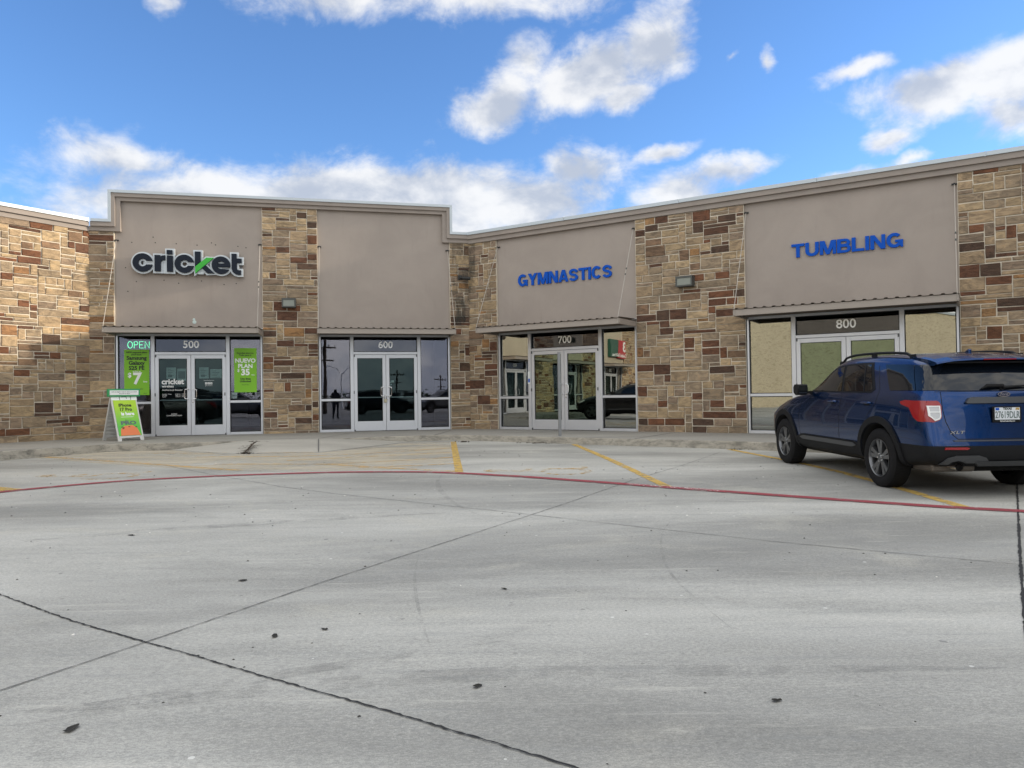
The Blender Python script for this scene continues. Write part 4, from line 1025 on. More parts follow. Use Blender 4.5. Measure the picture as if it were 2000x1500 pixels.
for (x0, x1, z0, z1, lab, kind) in ((la+.17, la+.40, 1.47, 1.76, 'pale green notice, left one of the two on the left door', 0), (la+.43, la+.64, 1.42, 1.73, 'notice with a dark picture, on the left door beside the pull handle', 1),
        (ra+.10, ra+.33, 1.47, 1.76, 'upright printed notice on the right door', 0), (ra+.37, ra+.66, 1.48, 1.71, 'wide notice on the right door, beside the hinge side', 2)):
    o = flat('paper_notice', FA, x0, x1, z0, z1, .03, 'paper', lab, 'notice', 'paper notices on the doors of unit 500', .001)
    mb = MB(); w_, h_ = x1-x0, z1-z0
    if kind == 1: mb.box(x0+.02, x1-.02, .0285, .0295, z0+.05, z1-.07)
    else:
        for q in range(5):
            mb.box(x0+.03, x0+.03+(w_-.06)*(.5+.5*((q*37 % 10)/10)), .0285, .0295, z1-.05-q*.042, z1-.038-q*.042)
        if kind == 0: mb.box(x0+.04, x0+w_*.6, .0282, .0292, z0+.04, z0+.10)
    mb.build('print', 'print_grey', o, FA)
o = flat('paper_notice', FA, m2+.065, m2+.21, .94, 1.10, .06, 'paper', 'small pale card in the corner of the right side window of unit 500', 'notice', None, .001)
text('lettering', 'OPEN', .045, 'print_grey', o, FA, m2+.137, .056, 1.01, .01, .001)
# shop furniture seen faintly through the glass
for k, (x, y, w, dp, h) in enumerate(((1.5, 3.2, .9, .5, .95), (2.9, 3.6, 1.0, .5, .95), (2.3, 5.0, 1.6, .5, 1.05))):
    o = thing('display_counter', ['low counter behind the left shop window', 'low counter behind the shop doors', 'long counter at the back of the phone shop'][k], 'counter', frame=FA @ Matrix.Translation((x, y, 0)))
    MB().box(x-w/2, x+w/2, y-dp/2, y+dp/2, .1, h-.04).build('body', 'room', o, FA); MB().box(x-w/2-.02, x+w/2+.02, y-dp/2-.02, y+dp/2+.02, h-.04, h).build('worktop', 'white_vinyl', o, FA)
# unit 600: padlock, scraps
a, b, m1, m2, mid = K6
pl = thing('padlock', 'steel padlock hanging from the door handles of unit 600', 'padlock', frame=FA @ Matrix.Translation((mid-.02, -.08, .86)))
mb = MB(); mb.box(mid-.065, mid+.015, -.105, -.065, .77, .87); mb.build('body', 'brass', pl, FA, bevel=.008)
mb = MB(); mb.tube([(mid-.055, -.085, .86), (mid-.055, -.085, .95), (mid-.04, -.085, .985), (mid-.01, -.085, .985), (mid+.005, -.085, .95), (mid+.005, -.085, .86)], .009, 8); mb.build('shackle', 'chrome', pl, FA, smooth=True)
ra = mid+.092
for k, (x0, x1, z0, z1, an) in enumerate(((ra+.01, ra+.13, 1.30, 1.38, .3), (ra+.0, ra+.07, 1.23, 1.28, -.2))):
    o = MB(); o.prism([(x0, z0), (x1, z0+.02), (x1-.01, z1), (x0+.03, z1-.01)], .028, .030)
    tag(o.build('tape_scrap', 'poster_white', None, FA), ['larger torn white paper scrap on the right door of unit 600', 'smaller torn white paper scrap, below the other on the door of unit 600'][k], 'paper scrap')
# small sticker on the left door frame of 700
a, b, m1, m2, mid = K7
o = flat('sticker', FB, m1-.05, m1+.02, 1.22, 1.55, -.042, 'white_vinyl', 'white and blue sticker on the left frame of unit 700', 'sticker', None, .002)
MB().box(m1-.04, m1+.01, -.0435, -.0425, 1.26, 1.36).build('print', 'blue_letter', o, FB)

# ---------------- bare sign post at the kerb
bp = on_lot(1094, 864.5); 
post = thing('sign_post', 'bare galvanised square post at the kerb before unit 700', 'post', (bp.x, bp.y, bp.z))
mb = MB(); H_ = 2.02
F0 = Matrix.Translation(bp) @ Matrix.Rotation(radians(12), 4, 'Z')
mb.box(-.030, .030, -.030, .030, .10, H_); po = mb.build('pole', 'post_zinc', post, F0, bevel=.004)
mb = MB(); mb.box(-.034, .034, -.034, .034, -.02, .14); mb.lathe([(.0, .015), (.09, .012), (.11, -.01)], 14, 'z'); mb.build('base_sleeve', 'galv', post, F0)
mb = MB()
for q in range(38): mb.lathe([(0, -.0275), (.006, -.0275), (.006, -.0255)], 8, 'y', (0, 0, .2+q*.048))
mb.build('bolt_hole', 'leaf_dark', post, F0)

# ---------------- folding sidewalk sign
fl_ = on_z(231.8, 862.2); ang = radians(55)
w_ = Vector((cos(ang), sin(ang), 0)); e_ = Vector((-sin(ang), cos(ang), 0))
FS = Matrix(((w_.x, e_.x, 0, fl_.x), (w_.y, e_.y, 0, fl_.y), (0, 0, 1, 0), (0, 0, 0, 1)))
WID, HGT, SPR = .60, 1.08, .76
sg = thing('sandwich_board', 'white folding sidewalk sign with a lime green phone advert, before unit 500', 'sign board', frame=FS)
def lean(side):   # local frame of each leaf: x width, y thickness, z up the leaf
    L = sqrt(HGT**2+(SPR/2)**2); th = math.atan2(SPR/2, HGT)
    if side == 0: return FS @ Matrix.Rotation(-th, 4, 'X'), L
    return FS @ Matrix.Translation((0, SPR, 0)) @ Matrix.Rotation(th, 4, 'X'), L
for s in (0, 1):
    Fp, L = lean(s); sy = 1 if s == 0 else -1
    lf = MB(); y0, y1 = (0, .035) if s == 0 else (-.035, 0)
    lf.box(0, .035, y0, y1, 0, L); lf.box(WID-.035, WID, y0, y1, 0, L); lf.box(.035, WID-.035, y0, y1, .075, .125); lf.box(.035, WID-.035, y0, y1, L-.05, L)
    lf.prism([(.035, 0), (.075, 0), (.095, .075), (.035, .075)], y0, y1); lf.prism([(WID-.075, 0), (WID-.035, 0), (WID-.035, .075), (WID-.095, .075)], y0, y1)
    lo = lf.build('leaf_frame', 'plastic_white', sg, Fp, bevel=.006)
    ri = MB()
    for q in range(9):
        z = .17+q*.1; ya, yb = (.018, .032) if s == 0 else (-.032, -.018)
        ri.box(.035, WID-.035, ya, yb, z, z+.03)
    ri.box(.035, WID-.035, .012 if s == 0 else -.018, .018 if s == 0 else -.012, .125, L-.05); ri.build('rib', 'plastic_white', lo, Fp)
Fp, L = lean(0)
ad = MB().box(.038, WID-.038, -.006, -.001, .125, L-.15).build('advert', MATS['poster_green'], sg, Fp)
m = bpy.data.materials.new('advert_print'); m.use_nodes = True; t = NT(m.node_tree); bb = t.n['Principled BSDF']; bb.inputs['Roughness'].default_value = .4
sp_ = t.node('ShaderNodeSeparateXYZ'); t.l.new(t.node('ShaderNodeTexCoord').outputs['Generated'], sp_.inputs[0])
t.l.new(t.mix(t.ramp(sp_.outputs[2], .25, .85, smooth=False), (.10, .52, .06, 1), (.42, .66, .02, 1)), bb.inputs['Base Color'])
ad.data.materials.clear(); ad.data.materials.append(m)
cx = WID/2; ya = -.009
text('lettering', 'iPhone\n17 Pro', .108, 'poster_black', ad, Fp, cx-.01, ya, .815, .03, .002)
text('lettering', 'is here', .11, 'poster_white', ad, Fp, cx+.02, ya, .655, .05, .002)
MB().box(.15, WID-.16, -.008, -.0065, .575, .583).build('rule', 'poster_white', ad, Fp)
text('lettering', 'iPhone 17', .035, 'print_grey', ad, Fp, cx, ya, .500, .0, .002)
text('lettering', 'PRO', .12, 'print_grey', ad, Fp, cx, ya, .43, .05, .002, sx=1.55)
mb = MB(); mb.prism([(.075, .128), (WID-.065, .128), (WID-.12, .30), (WID-.22, .375), (.20, .365), (.10, .29)], -.0090, -.0065); ph = mb.build('picture', 'poster_orange', ad, Fp)
mb = MB()
for (x, z) in ((.14, .335), (.17, .315), (.15, .295), (.30, .34), (.46, .33)): mb.prism([(x-.02, z-.008), (x+.02, z-.008), (x+.02, z+.008), (x-.02, z+.008)], -.0105, -.0092)
mb.build('picture_detail', 'poster_black', ph, Fp)
tp = MB(); tp.box(.0, WID, -.006, .03, L-.15, L-.05); to_ = tp.build('top_panel', 'poster_white', sg, Fp)
mb = MB(); mb.box(.19, .20, -.012, -.006, L-.145, L-.06); mb.box(.45, .46, -.012, -.006, L-.145, L-.06); mb.box(.24, .36, -.011, -.006, L-.075, L-.066); mb.box(.35, .36, -.011, -.006, L-.12, L-.066)
mb.build('clip', 'alu_dark', to_, Fp)
FH = FS @ Matrix.Translation((0, SPR/2-.03, 0))
hb = MB().box(-.075, WID+.075, -.03, .03, HGT-.055, HGT+.125).build('header_board', 'frame_green', sg, FH, bevel=.004)
MB().box(-.035, WID+.035, -.036, -.0305, HGT-.02, HGT+.09).build('header_card', 'poster_white', hb, FH)
text('lettering', 'with an eligible trade-in when you switch', .036, 'print_grey', hb, FH, cx, -.038, HGT+.055, .006, .001)
text('lettering', 'Ask inside for details', .030, 'print_grey', hb, FH, cx, -.038, HGT+.012, .006, .001)

# ------------------------------------------------------------------ cars (local: +x forward, +y left, z up, origin on the ground between the axles)
def m_paint(name, col, metal=.55, rough=.28):
    m = bpy.data.materials.new(name); m.use_nodes = True; MATS[name] = m
    t = NT(m.node_tree); b = t.n['Principled BSDF']
    b.inputs['Base Color'].default_value = (*col, 1); b.inputs['Metallic'].default_value = metal; b.inputs['Roughness'].default_value = rough
    b.inputs['Coat Weight'].default_value = .7; b.inputs['Coat Roughness'].default_value = .015; b.inputs['Specular IOR Level'].default_value = .25
    co = t.node('ShaderNodeTexCoord').outputs['Object']
    bn = t.node('ShaderNodeBump'); bn.inputs['Strength'].default_value = .08; bn.inputs['Distance'].default_value = .001
    t.l.new(t.noise(co, 900, 2, .6), bn.inputs['Height']); t.l.new(bn.outputs[0], b.inputs['Normal'])
m_paint('paint_blue', (.0006, .029, .125), .88, .27)
m_paint('paint_black', (.008, .008, .009), .2); m_paint('paint_white', (.6, .6, .6), 0, .35); m_paint('paint_grey', (.16, .17, .18), .6); m_paint('paint_silver', (.42, .43, .44), .7)
mat('cladding', (.007, .0075, .009), .6, spec=.22, bump=.3, bscale=400)
mat('cladding_grey', (.062, .066, .072), .42, .3)
mat('tyre', (.007, .007, .008), .8, spec=.25, noise=.2, nscale=30)
mat('alloy', (.16, .165, .175), .30, .85)
mat('alloy_dark', (.035, .036, .04), .4, .5)
mat('car_glass', (.006, .008, .010), .02, 0.0, spec=.55)
mat('privacy_glass', (.004, .006, .010), .02, 0.0, spec=.55)
mat('lamp_red', (.26, .003, .008), .15, coat=.4)
mat('lamp_clear', (.45, .46, .48), .15, coat=1.0)
mat('well_black', (.006, .006, .006), .95)
mat('plate_white', (.66, .70, .74), .45)
mat('exhaust', (.12, .105, .09), .45, .7, noise=.2, nscale=12)

def lerp_tab(tab, x):
    if x <= tab[0][0]: return tab[0][1]
    for (a, va), (b, vb) in zip(tab[:-1], tab[1:]):
        if x <= b:
            f = (x-a)/(b-a); return va+(vb-va)*f
    return tab[-1][1]
BELT = [(-2.6, 1.26), (-1.5, 1.25), (0, 1.235), (.6, 1.22), (1.2, 1.14), (1.7, 1.03), (2.0, .93), (2.3, .84)]
TOPZ = [(-2.6, 1.66), (-2.2, 1.70), (-1.6, 1.76), (-.8, 1.785), (-.3, 1.77), (.0, 1.71), (.3, 1.55), (.6, 1.36), (.82, 1.25), (1.3, 1.205), (1.75, 1.13), (2.0, 1.05), (2.2, .96), (2.3, .90)]
WID_ = [(-2.6, .90), (-2.35, .965), (-2.0, .99), (-1.4, 1.0), (1.3, .995), (1.8, .97), (2.05, .92), (2.25, .82)]
def ring(x):
    b, T, Wd = lerp_tab(BELT, x), lerp_tab(TOPZ, x), lerp_tab(WID_, x); g = max(0., min(1., (T-b)/.50)); z0 = .30 if -2.0 < x < 2.0 else .36
    lo = [(0, z0), (.78*Wd, z0), (.93*Wd, z0+.05), (.965*Wd, .46), (.985*Wd, .61), (1.0*Wd, .80), (.985*Wd, .985 if b > 1.02 else b-.05), (.945*Wd, b-.03), (.925*Wd, b+.012)]
    gy = [.875, .815, .765, .66, .36, 0]; gz = [.42, .76, .885, .955, .99, 1.0]
    hy = [.90, .85, .76, .60, .34, 0]; hz = [.15, .42, .66, .84, .96, 1.0]
    up = [((gy[k]*g+hy[k]*(1-g))*Wd, b+(T-b)*(gz[k]*g+hz[k]*(1-g))) for k in range(6)]
    return lo+up
def rear_x(z): return lerp_tab([(.30, -2.40), (.38, -2.50), (.45, -2.56), (.62, -2.575), (.66, -2.535), (.88, -2.53), (1.15, -2.50), (1.26, -2.465), (1.45, -2.37), (1.60, -2.27), (1.70, -2.20)], z)
def front_x(z): return lerp_tab([(.24, 2.14), (.38, 2.24), (.60, 2.28), (.80, 2.26), (.88, 2.21), (.96, 2.12), (1.2, 1.85), (1.8, 1.8)], z)
NJ = 15
def car_shell():
    V, F, MI = [], [], []
    rings = []
    def add(pts):
        i = len(V); L = [(x, y, z) for x, y, z in pts]
        V.extend(L); V.extend([(x, -y, z) for x, y, z in L[-2:0:-1]]); rings.append(i)
    r0 = ring(-2.25)
    add([(rear_x(z), y*.915, z) for y, z in r0]); add([(rear_x(z)+.035, y*.965, z) for y, z in r0]); add([(rear_x(z)+.13, y*.995, z) for y, z in ring(-2.2)])
    for x in (-1.98, -1.94, -1.5, -1.1, -.65, -.3, -.1, .1, .25, .4, .55, .7, .82, 1.0, 1.25, 1.5, 1.75):
        add([(x, y, z) for y, z in ring(x)])
    rf = ring(2.1)
    add([(min(front_x(z)-.15, 2.12), y, z) for y, z in ring(1.97)]); add([(front_x(z)-.05, y*.97, z) for y, z in rf]); add([(front_x(z), y*.90, z*1.0) for y, z in ring(2.22)])
    N = 2*NJ-2
    for a, b in zip(rings[:-1], rings[1:]):
        for k in range(N):
            F.append((a+k, a+(k+1) % N, b+(k+1) % N, b+k))
            j = min(k, N-1-k); x = V[a+k][0]; x2 = V[b+k][0]
            MI.append(1 if (j <= 2 or (j <= 3 and (x2 < -1.9))) else 0)
    for a, sgn in ((rings[0], -1), (rings[-1], 1)):
        cols = 7; grid = []
        for j in range(1, NJ-1):
            L, R = V[a+j], V[a+N-j]; row = [a+j]
            for c in range(1, cols):
                f = c/cols; y = L[1]+(R[1]-L[1])*f; bul = sgn*.045*(1-(2*f-1)**2)
                zc = .012*(1-(2*f-1)**2) if j > 10 else 0
                V.append((L[0]+bul, y, L[2]+zc)); row.append(len(V)-1)
            row.append(a+N-j); grid.append(row)
        for r in range(len(grid)-1):
            for c in range(cols):
                F.append((grid[r][c], grid[r][c+1], grid[r+1][c+1], grid[r+1][c])); MI.append(1 if r <= (2 if sgn < 0 else 1) else 0)
        for c in range(cols):
            F.append((grid[0][c+1], grid[0][c], a)); MI.append(1); F.append((grid[-1][c], grid[-1][c+1], a+NJ-1)); MI.append(0)
    me = bpy.data.meshes.new('car_shell'); me.from_pydata(V, [], F); me.update()
    me.materials.append(M_('paint_blue')); me.materials.append(M_('cladding')); me.materials.append(M_('well_black'))
    for p, m in zip(me.polygons, MI): p.material_index = m; p.use_smooth = True
    bm = bmesh.new(); bm.from_mesh(me); bmesh.ops.recalc_face_normals(bm, faces=bm.faces)
    cr = bm.edges.layers.float.new('crease_edge')
    for e in bm.edges:
        z1, z2 = e.verts[0].co.z, e.verts[1].co.z
    bm.to_mesh(me); bm.free()
    return me
def evaluate(o):
    dg = bpy.context.evaluated_depsgraph_get(); dg.update(); return bpy.data.meshes.new_from_object(o.evaluated_get(dg))
def patch(bvh, poly, view, off=.006, thick=.02, step=.07, bulge=None):
    """polygon drawn in a view plane, laid on the body and given a thin rim"""
    U, Vv, Nn = view
    bm = bmesh.new(); vs = [bm.verts.new((a, b, 0)) for a, b in poly]; bm.faces.new(vs)
    a0, a1 = min(p[0] for p in poly), max(p[0] for p in poly); b0, b1 = min(p[1] for p in poly), max(p[1] for p in poly)
    for lo, hi, no in ((a0, a1, (1, 0, 0)), (b0, b1, (0, 1, 0))):
        n = int((hi-lo)/step)
        for k in range(1, n+1):
            c = lo+(hi-lo)*k/(n+1)
            bmesh.ops.bisect_plane(bm, geom=bm.verts[:]+bm.edges[:]+bm.faces[:], plane_co=(c, 0, 0) if no[0] else (0, c, 0), plane_no=no)
    bmesh.ops.triangulate(bm, faces=[f for f in bm.faces if len(f.verts) > 4])
    last = None
    for v in bm.verts:
        o = U*v.co.x+Vv*v.co.y+Nn*6
        h, nrm, _, _ = bvh.ray_cast(o, -Nn)
        if h is None:
            h, nrm, _, _ = bvh.find_nearest(o-Nn*5)
        if nrm.dot(Nn) < 0: nrm = -nrm
        v.co = h+nrm*off
    bmesh.ops.recalc_face_normals(bm, faces=bm.faces)
    if sum((f.normal.dot(Nn)*f.calc_area() for f in bm.faces)) < 0: bmesh.ops.reverse_faces(bm, faces=bm.faces)
    bed = [e for e in bm.edges if e.is_boundary]
    ext = bmesh.ops.extrude_edge_only(bm, edges=bed)
    for v in [g for g in ext['geom'] if isinstance(g, bmesh.types.BMVert)]: v.co -= Nn*thick
    for f in bm.faces: f.smooth = True
    me = bpy.data.meshes.new('patch'); bm.to_mesh(me); bm.free(); me.set_sharp_from_angle(angle=radians(50)); return me
def join_meshes(mes):
    bm = bmesh.new()
    for m in mes: bm.from_mesh(m)
    me = bpy.data.meshes.new('joined'); bm.to_mesh(me); bm.free(); return me
VX, VY, VZ = Vector((1, 0, 0)), Vector((0, 1, 0)), Vector((0, 0, 1))
SIDE = {1: (VX, VZ, VY), -1: (VX, VZ, -VY)}
REAR = (-VY, VZ, -VX); TOP = (VX, VY, VZ)
def lay(name, me, m, parent, label=None):
    me.materials.clear(); me.materials.append(M_(m)); o = bpy.data.objects.new(name, me); COL.objects.link(o); o.parent = parent
    if label: o['label'] = label
    return o
def mbp(mb, name, m, parent, smooth=False, bevel=0.0):
    o = mb.build(name, m, None, None, smooth, bevel); o.parent = parent; return o

def wheel(parent, x, side, detail=True):
    R, Wd = .385, .255; yc = side*.855; s = side
    wv = bpy.data.objects.new('wheel', None)
    tb = MB()
    prof = [(.245, -.11), (.275, -.122), (.33, -.1275), (.365, -.118), (.3845, -.100), (.387, -.07), (.3875, 0), (.387, .07), (.3845, .100), (.365, .118), (.33, .1275), (.275, .122), (.245, .11)]
    tb.lathe([(r, a) for r, a in prof], 64, 'y')
    to = mbp(tb, 'wheel', 'tyre', parent, True)
    to.location = (x, yc, .385)
    gr = MB()
    for k in range(60):
        a = 2*pi*k/60
        for (w0, w1, tw) in ((-.092, -.055, .03), (.055, .092, -.03), (-.042, .042, .02)):
            p = []
            for (yy, da) in ((w0, 0), (w1, tw), (w1, tw+.03), (w0, .03)): rr = .3866 if abs(yy) > .08 else .3884; p.append((cos(a+da)*rr, yy, sin(a+da)*rr))
            gr.quad(p)
    go = mbp(gr, 'tread', 'well_black', to)
    rm = MB(); y_o = s*.118
    rm.lathe([(.250, s*.119), (.243, s*.121), (.236, s*.112), (.228, s*.05), (.224, -s*.1)], 64, 'y')
    for q in range(5):
        for dq in (-.16, .16):
            a = 2*pi*q/5+dq+.3; c_, s_ = cos(a), sin(a); tx, tz = -s_, c_
            r0, r1 = .055, .235; w0, w1 = .020, .030
            sk = dq*.10
            P = lambda r, w, y: (c_*r+tx*(w+sk*(.5 if r > .1 else 0)), y, s_*r+tz*(w+sk*(.5 if r > .1 else 0)))
            yo0, yo1 = s*.095, s*.108
            f = [P(r0, -w0, yo0), P(r0, w0, yo0), P(r1, w1, yo1), P(r1, -w1, yo1)]; b = [P(r0, -w0*1.3, s*.05), P(r0, w0*1.3, s*.05), P(r1, w1*1.2, s*.06), P(r1, -w1*1.2, s*.06)]
            rm.quad(f)
            for k in range(4): rm.quad([f[k], f[(k+1) % 4], b[(k+1) % 4], b[k]])
    rm.lathe([(0, s*.112), (.034, s*.110), (.04, s*.100), (.066, s*.096), (.074, s*.07)], 24, 'y')
    ro = mbp(rm, 'rim', 'alloy', to, True)
    for p in ro.data.polygons: p.use_smooth = False if p.area > .002 else True
    dk = MB(); dk.lathe([(0, s*.02), (.16, s*.03), (.165, s*.01), (.24, -s*.02)], 32, 'y')
    mbp(dk, 'brake_disc', 'alloy_dark', to, True)
    ln = MB()
    for k in range(5):
        a = 2*pi*k/5; ln.lathe([(0, s*.108), (.010, s*.108), (.011, s*.09)], 6, 'y', (cos(a)*.052, 0, sin(a)*.052))
    mbp(ln, 'wheel_nut', 'chrome', to)
    return to

def build_suv(label, cat='car'):
    root = thing('parked_car', label, cat)
    me = car_shell(); so_ = bpy.data.objects.new('body', me); COL.objects.link(so_)
    sub = so_.modifiers.new('s', 'SUBSURF'); sub.levels = 2; sub.render_levels = 2
    dense = evaluate(so_); so_.modifiers.clear(); so_.data = dense
    bm = bmesh.new(); bm.from_mesh(dense); bvh = BVHTree.FromBMesh(bm); bm.free()
    cut = MB()
    for x in (-1.512, 1.512):
        for s in (1, -1):
            cut.lathe([(0, s*.60), (.445, s*.60), (.445, s*1.15), (0, s*1.15)], 56, 'y', (x, 0, .40))
    co = cut.build('cutter', 'well_black'); co.data.materials.clear()
    for m in ('paint_blue', 'cladding', 'well_black'): co.data.materials.append(M_(m))
    for p in co.data.polygons: p.material_index = 2
    bo = so_.modifiers.new('b', 'BOOLEAN'); bo.operation = 'DIFFERENCE'; bo.solver = 'EXACT'; bo.object = co
    fin = evaluate(so_); so_.modifiers.clear(); so_.data = fin; bpy.data.objects.remove(co)
    for p in fin.polygons: p.use_smooth = True
    fin.set_sharp_from_angle(angle=radians(38))
    so_.parent = root; body = so_
    # glass, cladding, seams on both sides
    for s in (1, -1):
        v = SIDE[s]
        fd = [(.50, 1.262), (.30, 1.38), (.05, 1.51), (-.15, 1.59), (-.36, 1.615), (-.44, 1.255)]
        rd = [(-.50, 1.255), (-.43, 1.62), (-.80, 1.63), (-1.10, 1.625), (-1.30, 1.29), (-1.24, 1.26)]
        qg = [(-1.72, 1.272), (-1.46, 1.615), (-1.95, 1.600), (-2.06, 1.590), (-2.25, 1.275)]
        surr = [(.62, 1.238), (.34, 1.41), (.06, 1.56), (-.15, 1.625), (-.4, 1.648), (-.82, 1.658), (-1.14, 1.655), (-1.36, 1.29), (-1.28, 1.238)]
        lay('window_surround', patch(bvh, surr, v, .004, .01), 'cladding', body)
        for nm, pg, mt in (('side_window', fd, 'car_glass'), ('side_window', rd, 'privacy_glass'), ('quarter_window', qg, 'privacy_glass')):
            lay(nm, patch(bvh, pg, v, .009, .012), mt, root)
        lay('window_divider', patch(bvh, [(-1.10, 1.258), (-.98, 1.626), (-.955, 1.626), (-1.075, 1.258)], v, .014, .01), 'cladding', body)
        lay('rear_pillar', patch(bvh, [(-2.07, 1.590), (-2.262, 1.275), (-2.40, 1.275), (-2.33, 1.40), (-2.20, 1.575)], v, .008, .01), 'privacy_glass', body)
        lay('rear_pillar', patch(bvh, [(s*1.30, 1.275), (s*1.44, 1.275), (s*1.345, 1.590), (s*1.20, 1.590)], (VZ.cross(Vector((-.62, s*.785, 0))), VZ, Vector((-.62, s*.785, 0))), .007, .006, .03), 'privacy_glass', body)
        # door seams
        for ln in ([(.82, 1.18), (.90, .85), (.88, .60), (.86, .46)], [(-.47, 1.23), (-.47, .80), (-.44, .46)], [(-1.30, 1.61), (-1.47, 1.28), (-1.42, 1.10), (-1.22, .90)], [(.85, 1.215), (1.3, 1.145), (1.7, 1.05), (1.95, .96)]):
            mes = []
            pg = [(a-.0035, b) if ln[0][1]-ln[-1][1] > .3 else (a, b-.0035) for a, b in ln]+[(a+.0035, b) if ln[0][1]-ln[-1][1] > .3 else (a, b+.0035) for a, b in reversed(ln)]
            lay('panel_gap', patch(bvh, pg, v, .0015, .004, .05), 'well_black', body)
        # arches
        for x in (-1.512, 1.512):
            A0, A1 = (radians(-14), radians(194)) if x > 0 else (radians(-8), radians(186))
            pg = [(x+cos(a)*.455, .40+sin(a)*.45) for a in [A0+(A1-A0)*k/26 for k in range(27)]]+[(x+cos(a)*(.535+(.02 if abs(cos(a)) < .6 else 0)), .40+sin(a)*.535) for a in [A1-(A1-A0)*k/26 for k in range(27)]]
            lay('wheel_arch', patch(bvh, pg, v, .020, .045, .05), 'cladding', root)
        lay('rocker_panel', patch(bvh, [(-1.03, .32), (-1.05, .52), (-.9, .565), (.80, .565), (1.03, .50), (1.03, .32)], v, .018, .03, .09), 'cladding', root)
        lay('rocker_insert', patch(bvh, [(-.84, .485), (-.96, .512), (-.86, .545), (.72, .545), (.86, .515), (.76, .485)], v, .030, .012, .12), 'cladding_grey', body)
        # handles, mirror
        for xh in (-.25, -1.22):
            h = MB(); y = s*1.0
            hit = bvh.ray_cast(Vector((xh, s*3, 1.10)), Vector((0, -s, 0)))[0]; y = hit.y
            h.tube([(xh+.10, y+s*.004, 1.105), (xh+.085, y+s*.036, 1.108), (xh-.085, y+s*.036, 1.108), (xh-.10, y+s*.004, 1.105)], .015, 8)
            mbp(h, 'door_handle', 'paint_blue', root, True)
            lay('handle_recess', patch(bvh, [(xh+cos(a)*.085, 1.095+sin(a)*.03) for a in [k*pi/8 for k in range(16)]], v, .002, .003), 'cladding', body)
        mi = MB(); my = s*1.03
        mi.prism([(.50, 1.20), (.58, 1.19), (.66, 1.23), (.665, 1.32), (.62, 1.365), (.50, 1.365), (.475, 1.30)], my-s*.02, my+s*.15)
        mo = mbp(mi, 'mirror', 'cladding', root, False, .015)
        ma = MB(); ma.box(.52, .62, s*.90, my, 1.215, 1.255); mbp(ma, 'mirror_arm', 'cladding', mo)
        gl_ = MB(); gl_.prism([(my+s*.0, 1.22), (my+s*.13, 1.22), (my+s*.135, 1.34), (my, 1.345)], .476, .474, 'x'); mbp(gl_, 'mirror_glass', 'car_glass', mo)
        # roof rails
        rl = MB(); P = []
        for k in range(13):
            x = .0-1.9*k/12; z = bvh.ray_cast(Vector((x, s*.70, 3)), Vector((0, 0, -1)))[0].z
            P.append((x, s*.70, z+(.05 if 0 < k < 12 else -.005)))
        rl.tube(P, .018, 8)
        for x in (-.03, -.95, -1.87):
            z = bvh.ray_cast(Vector((x, s*.70, 3)), Vector((0, 0, -1)))[0].z; rl.box(x-.05, x+.05, s*.70-.014, s*.70+.014, z-.01, z+.045)
        mbp(rl, 'roof_rail', 'cladding', root, True)
        # lamps
        d = Vector((-sin(radians(42)), s*cos(radians(42)), 0)); u = Vector((-cos(radians(42)), -s*sin(radians(42)), 0))*(1)
        side_l = patch(bvh, [(-2.00, 1.135), (-2.04, 1.10), (-2.20, 1.065), (-2.30, .95), (-2.38, .905), (-2.46, .90), (-2.455, 1.145), (-2.10, 1.155)], v, .016, .02, .04)
        a = -s
        rear_l = patch(bvh, [(a*.935, 1.150), (a*.935, .905), (a*.86, .895), (a*.80, .915), (a*.765, .95), (a*.755, 1.09), (a*.775, 1.135), (a*.80, 1.150)], REAR, .016, .02, .04)
        lo_ = lay('tail_lamp', join_meshes([side_l, rear_l]), 'lamp_red', root)
        lay('reversing_lamp', patch(bvh, [(a*.885, 1.080), (a*.885, 0.975), (a*.84, 0.925), (a*.80, 0.940), (a*.785, 0.975), (a*.785, 1.080)], REAR, .022, .01, .04), 'lamp_clear', lo_)
        fr_ = MB()
        mes = [patch(bvh, q, REAR, .027, .01, .05) for q in ([(a*.895, 1.090), (a*.775, 1.090), (a*.775, 1.078), (a*.895, 1.078)], [(a*.895, 1.078), (a*.895, 0.970), (a*.883, 0.970), (a*.883, 1.078)], [(a*.787, 1.078), (a*.787, 0.970), (a*.775, 0.970), (a*.775, 1.078)], [(a*.883, 1.022), (a*.787, 1.022), (a*.787, 1.010), (a*.883, 1.010)],
               [(a*.895, 0.970), (a*.845, 0.912), (a*.838, 0.923), (a*.883, 0.975)], [(a*.845, 0.912), (a*.79, 0.932), (a*.775, 0.970), (a*.787, 0.975), (a*.797, 0.943), (a*.842, 0.926)])]
        lay('lamp_trim', join_meshes(mes), 'white_vinyl', lo_)
        lay('reflector', patch(bvh, [(a*.76, .575), (a*.755, .60), (a*.50, .60), (a*.47, .587), (a*.50, .572)], REAR, .012, .01, .08), 'lamp_red', root)
        lay('headlamp', patch(bvh, [(1.80, .99), (2.12, .90), (2.18, .83), (2.05, .82), (1.90, .90)], v, .012, .02, .05), 'lamp_clear', root)
        # exhaust
        ex = MB(); ey = s*.60
        ex.tube([(-2.28, ey, .375), (-2.60, ey, .37)], .048, 16, caps=False); ex.tube([(-2.598, ey, .37), (-2.50, ey, .37)], .040, 16, caps=False)
        mbp(ex, 'exhaust_tip', 'chrome', root, True)
        ex2 = MB(); ex2.lathe([(0, -2.54), (.042, -2.54)], 16, 'x', (0, ey, .37)); mbp(ex2, 'exhaust_bore', 'well_black', root)
        sk = MB()
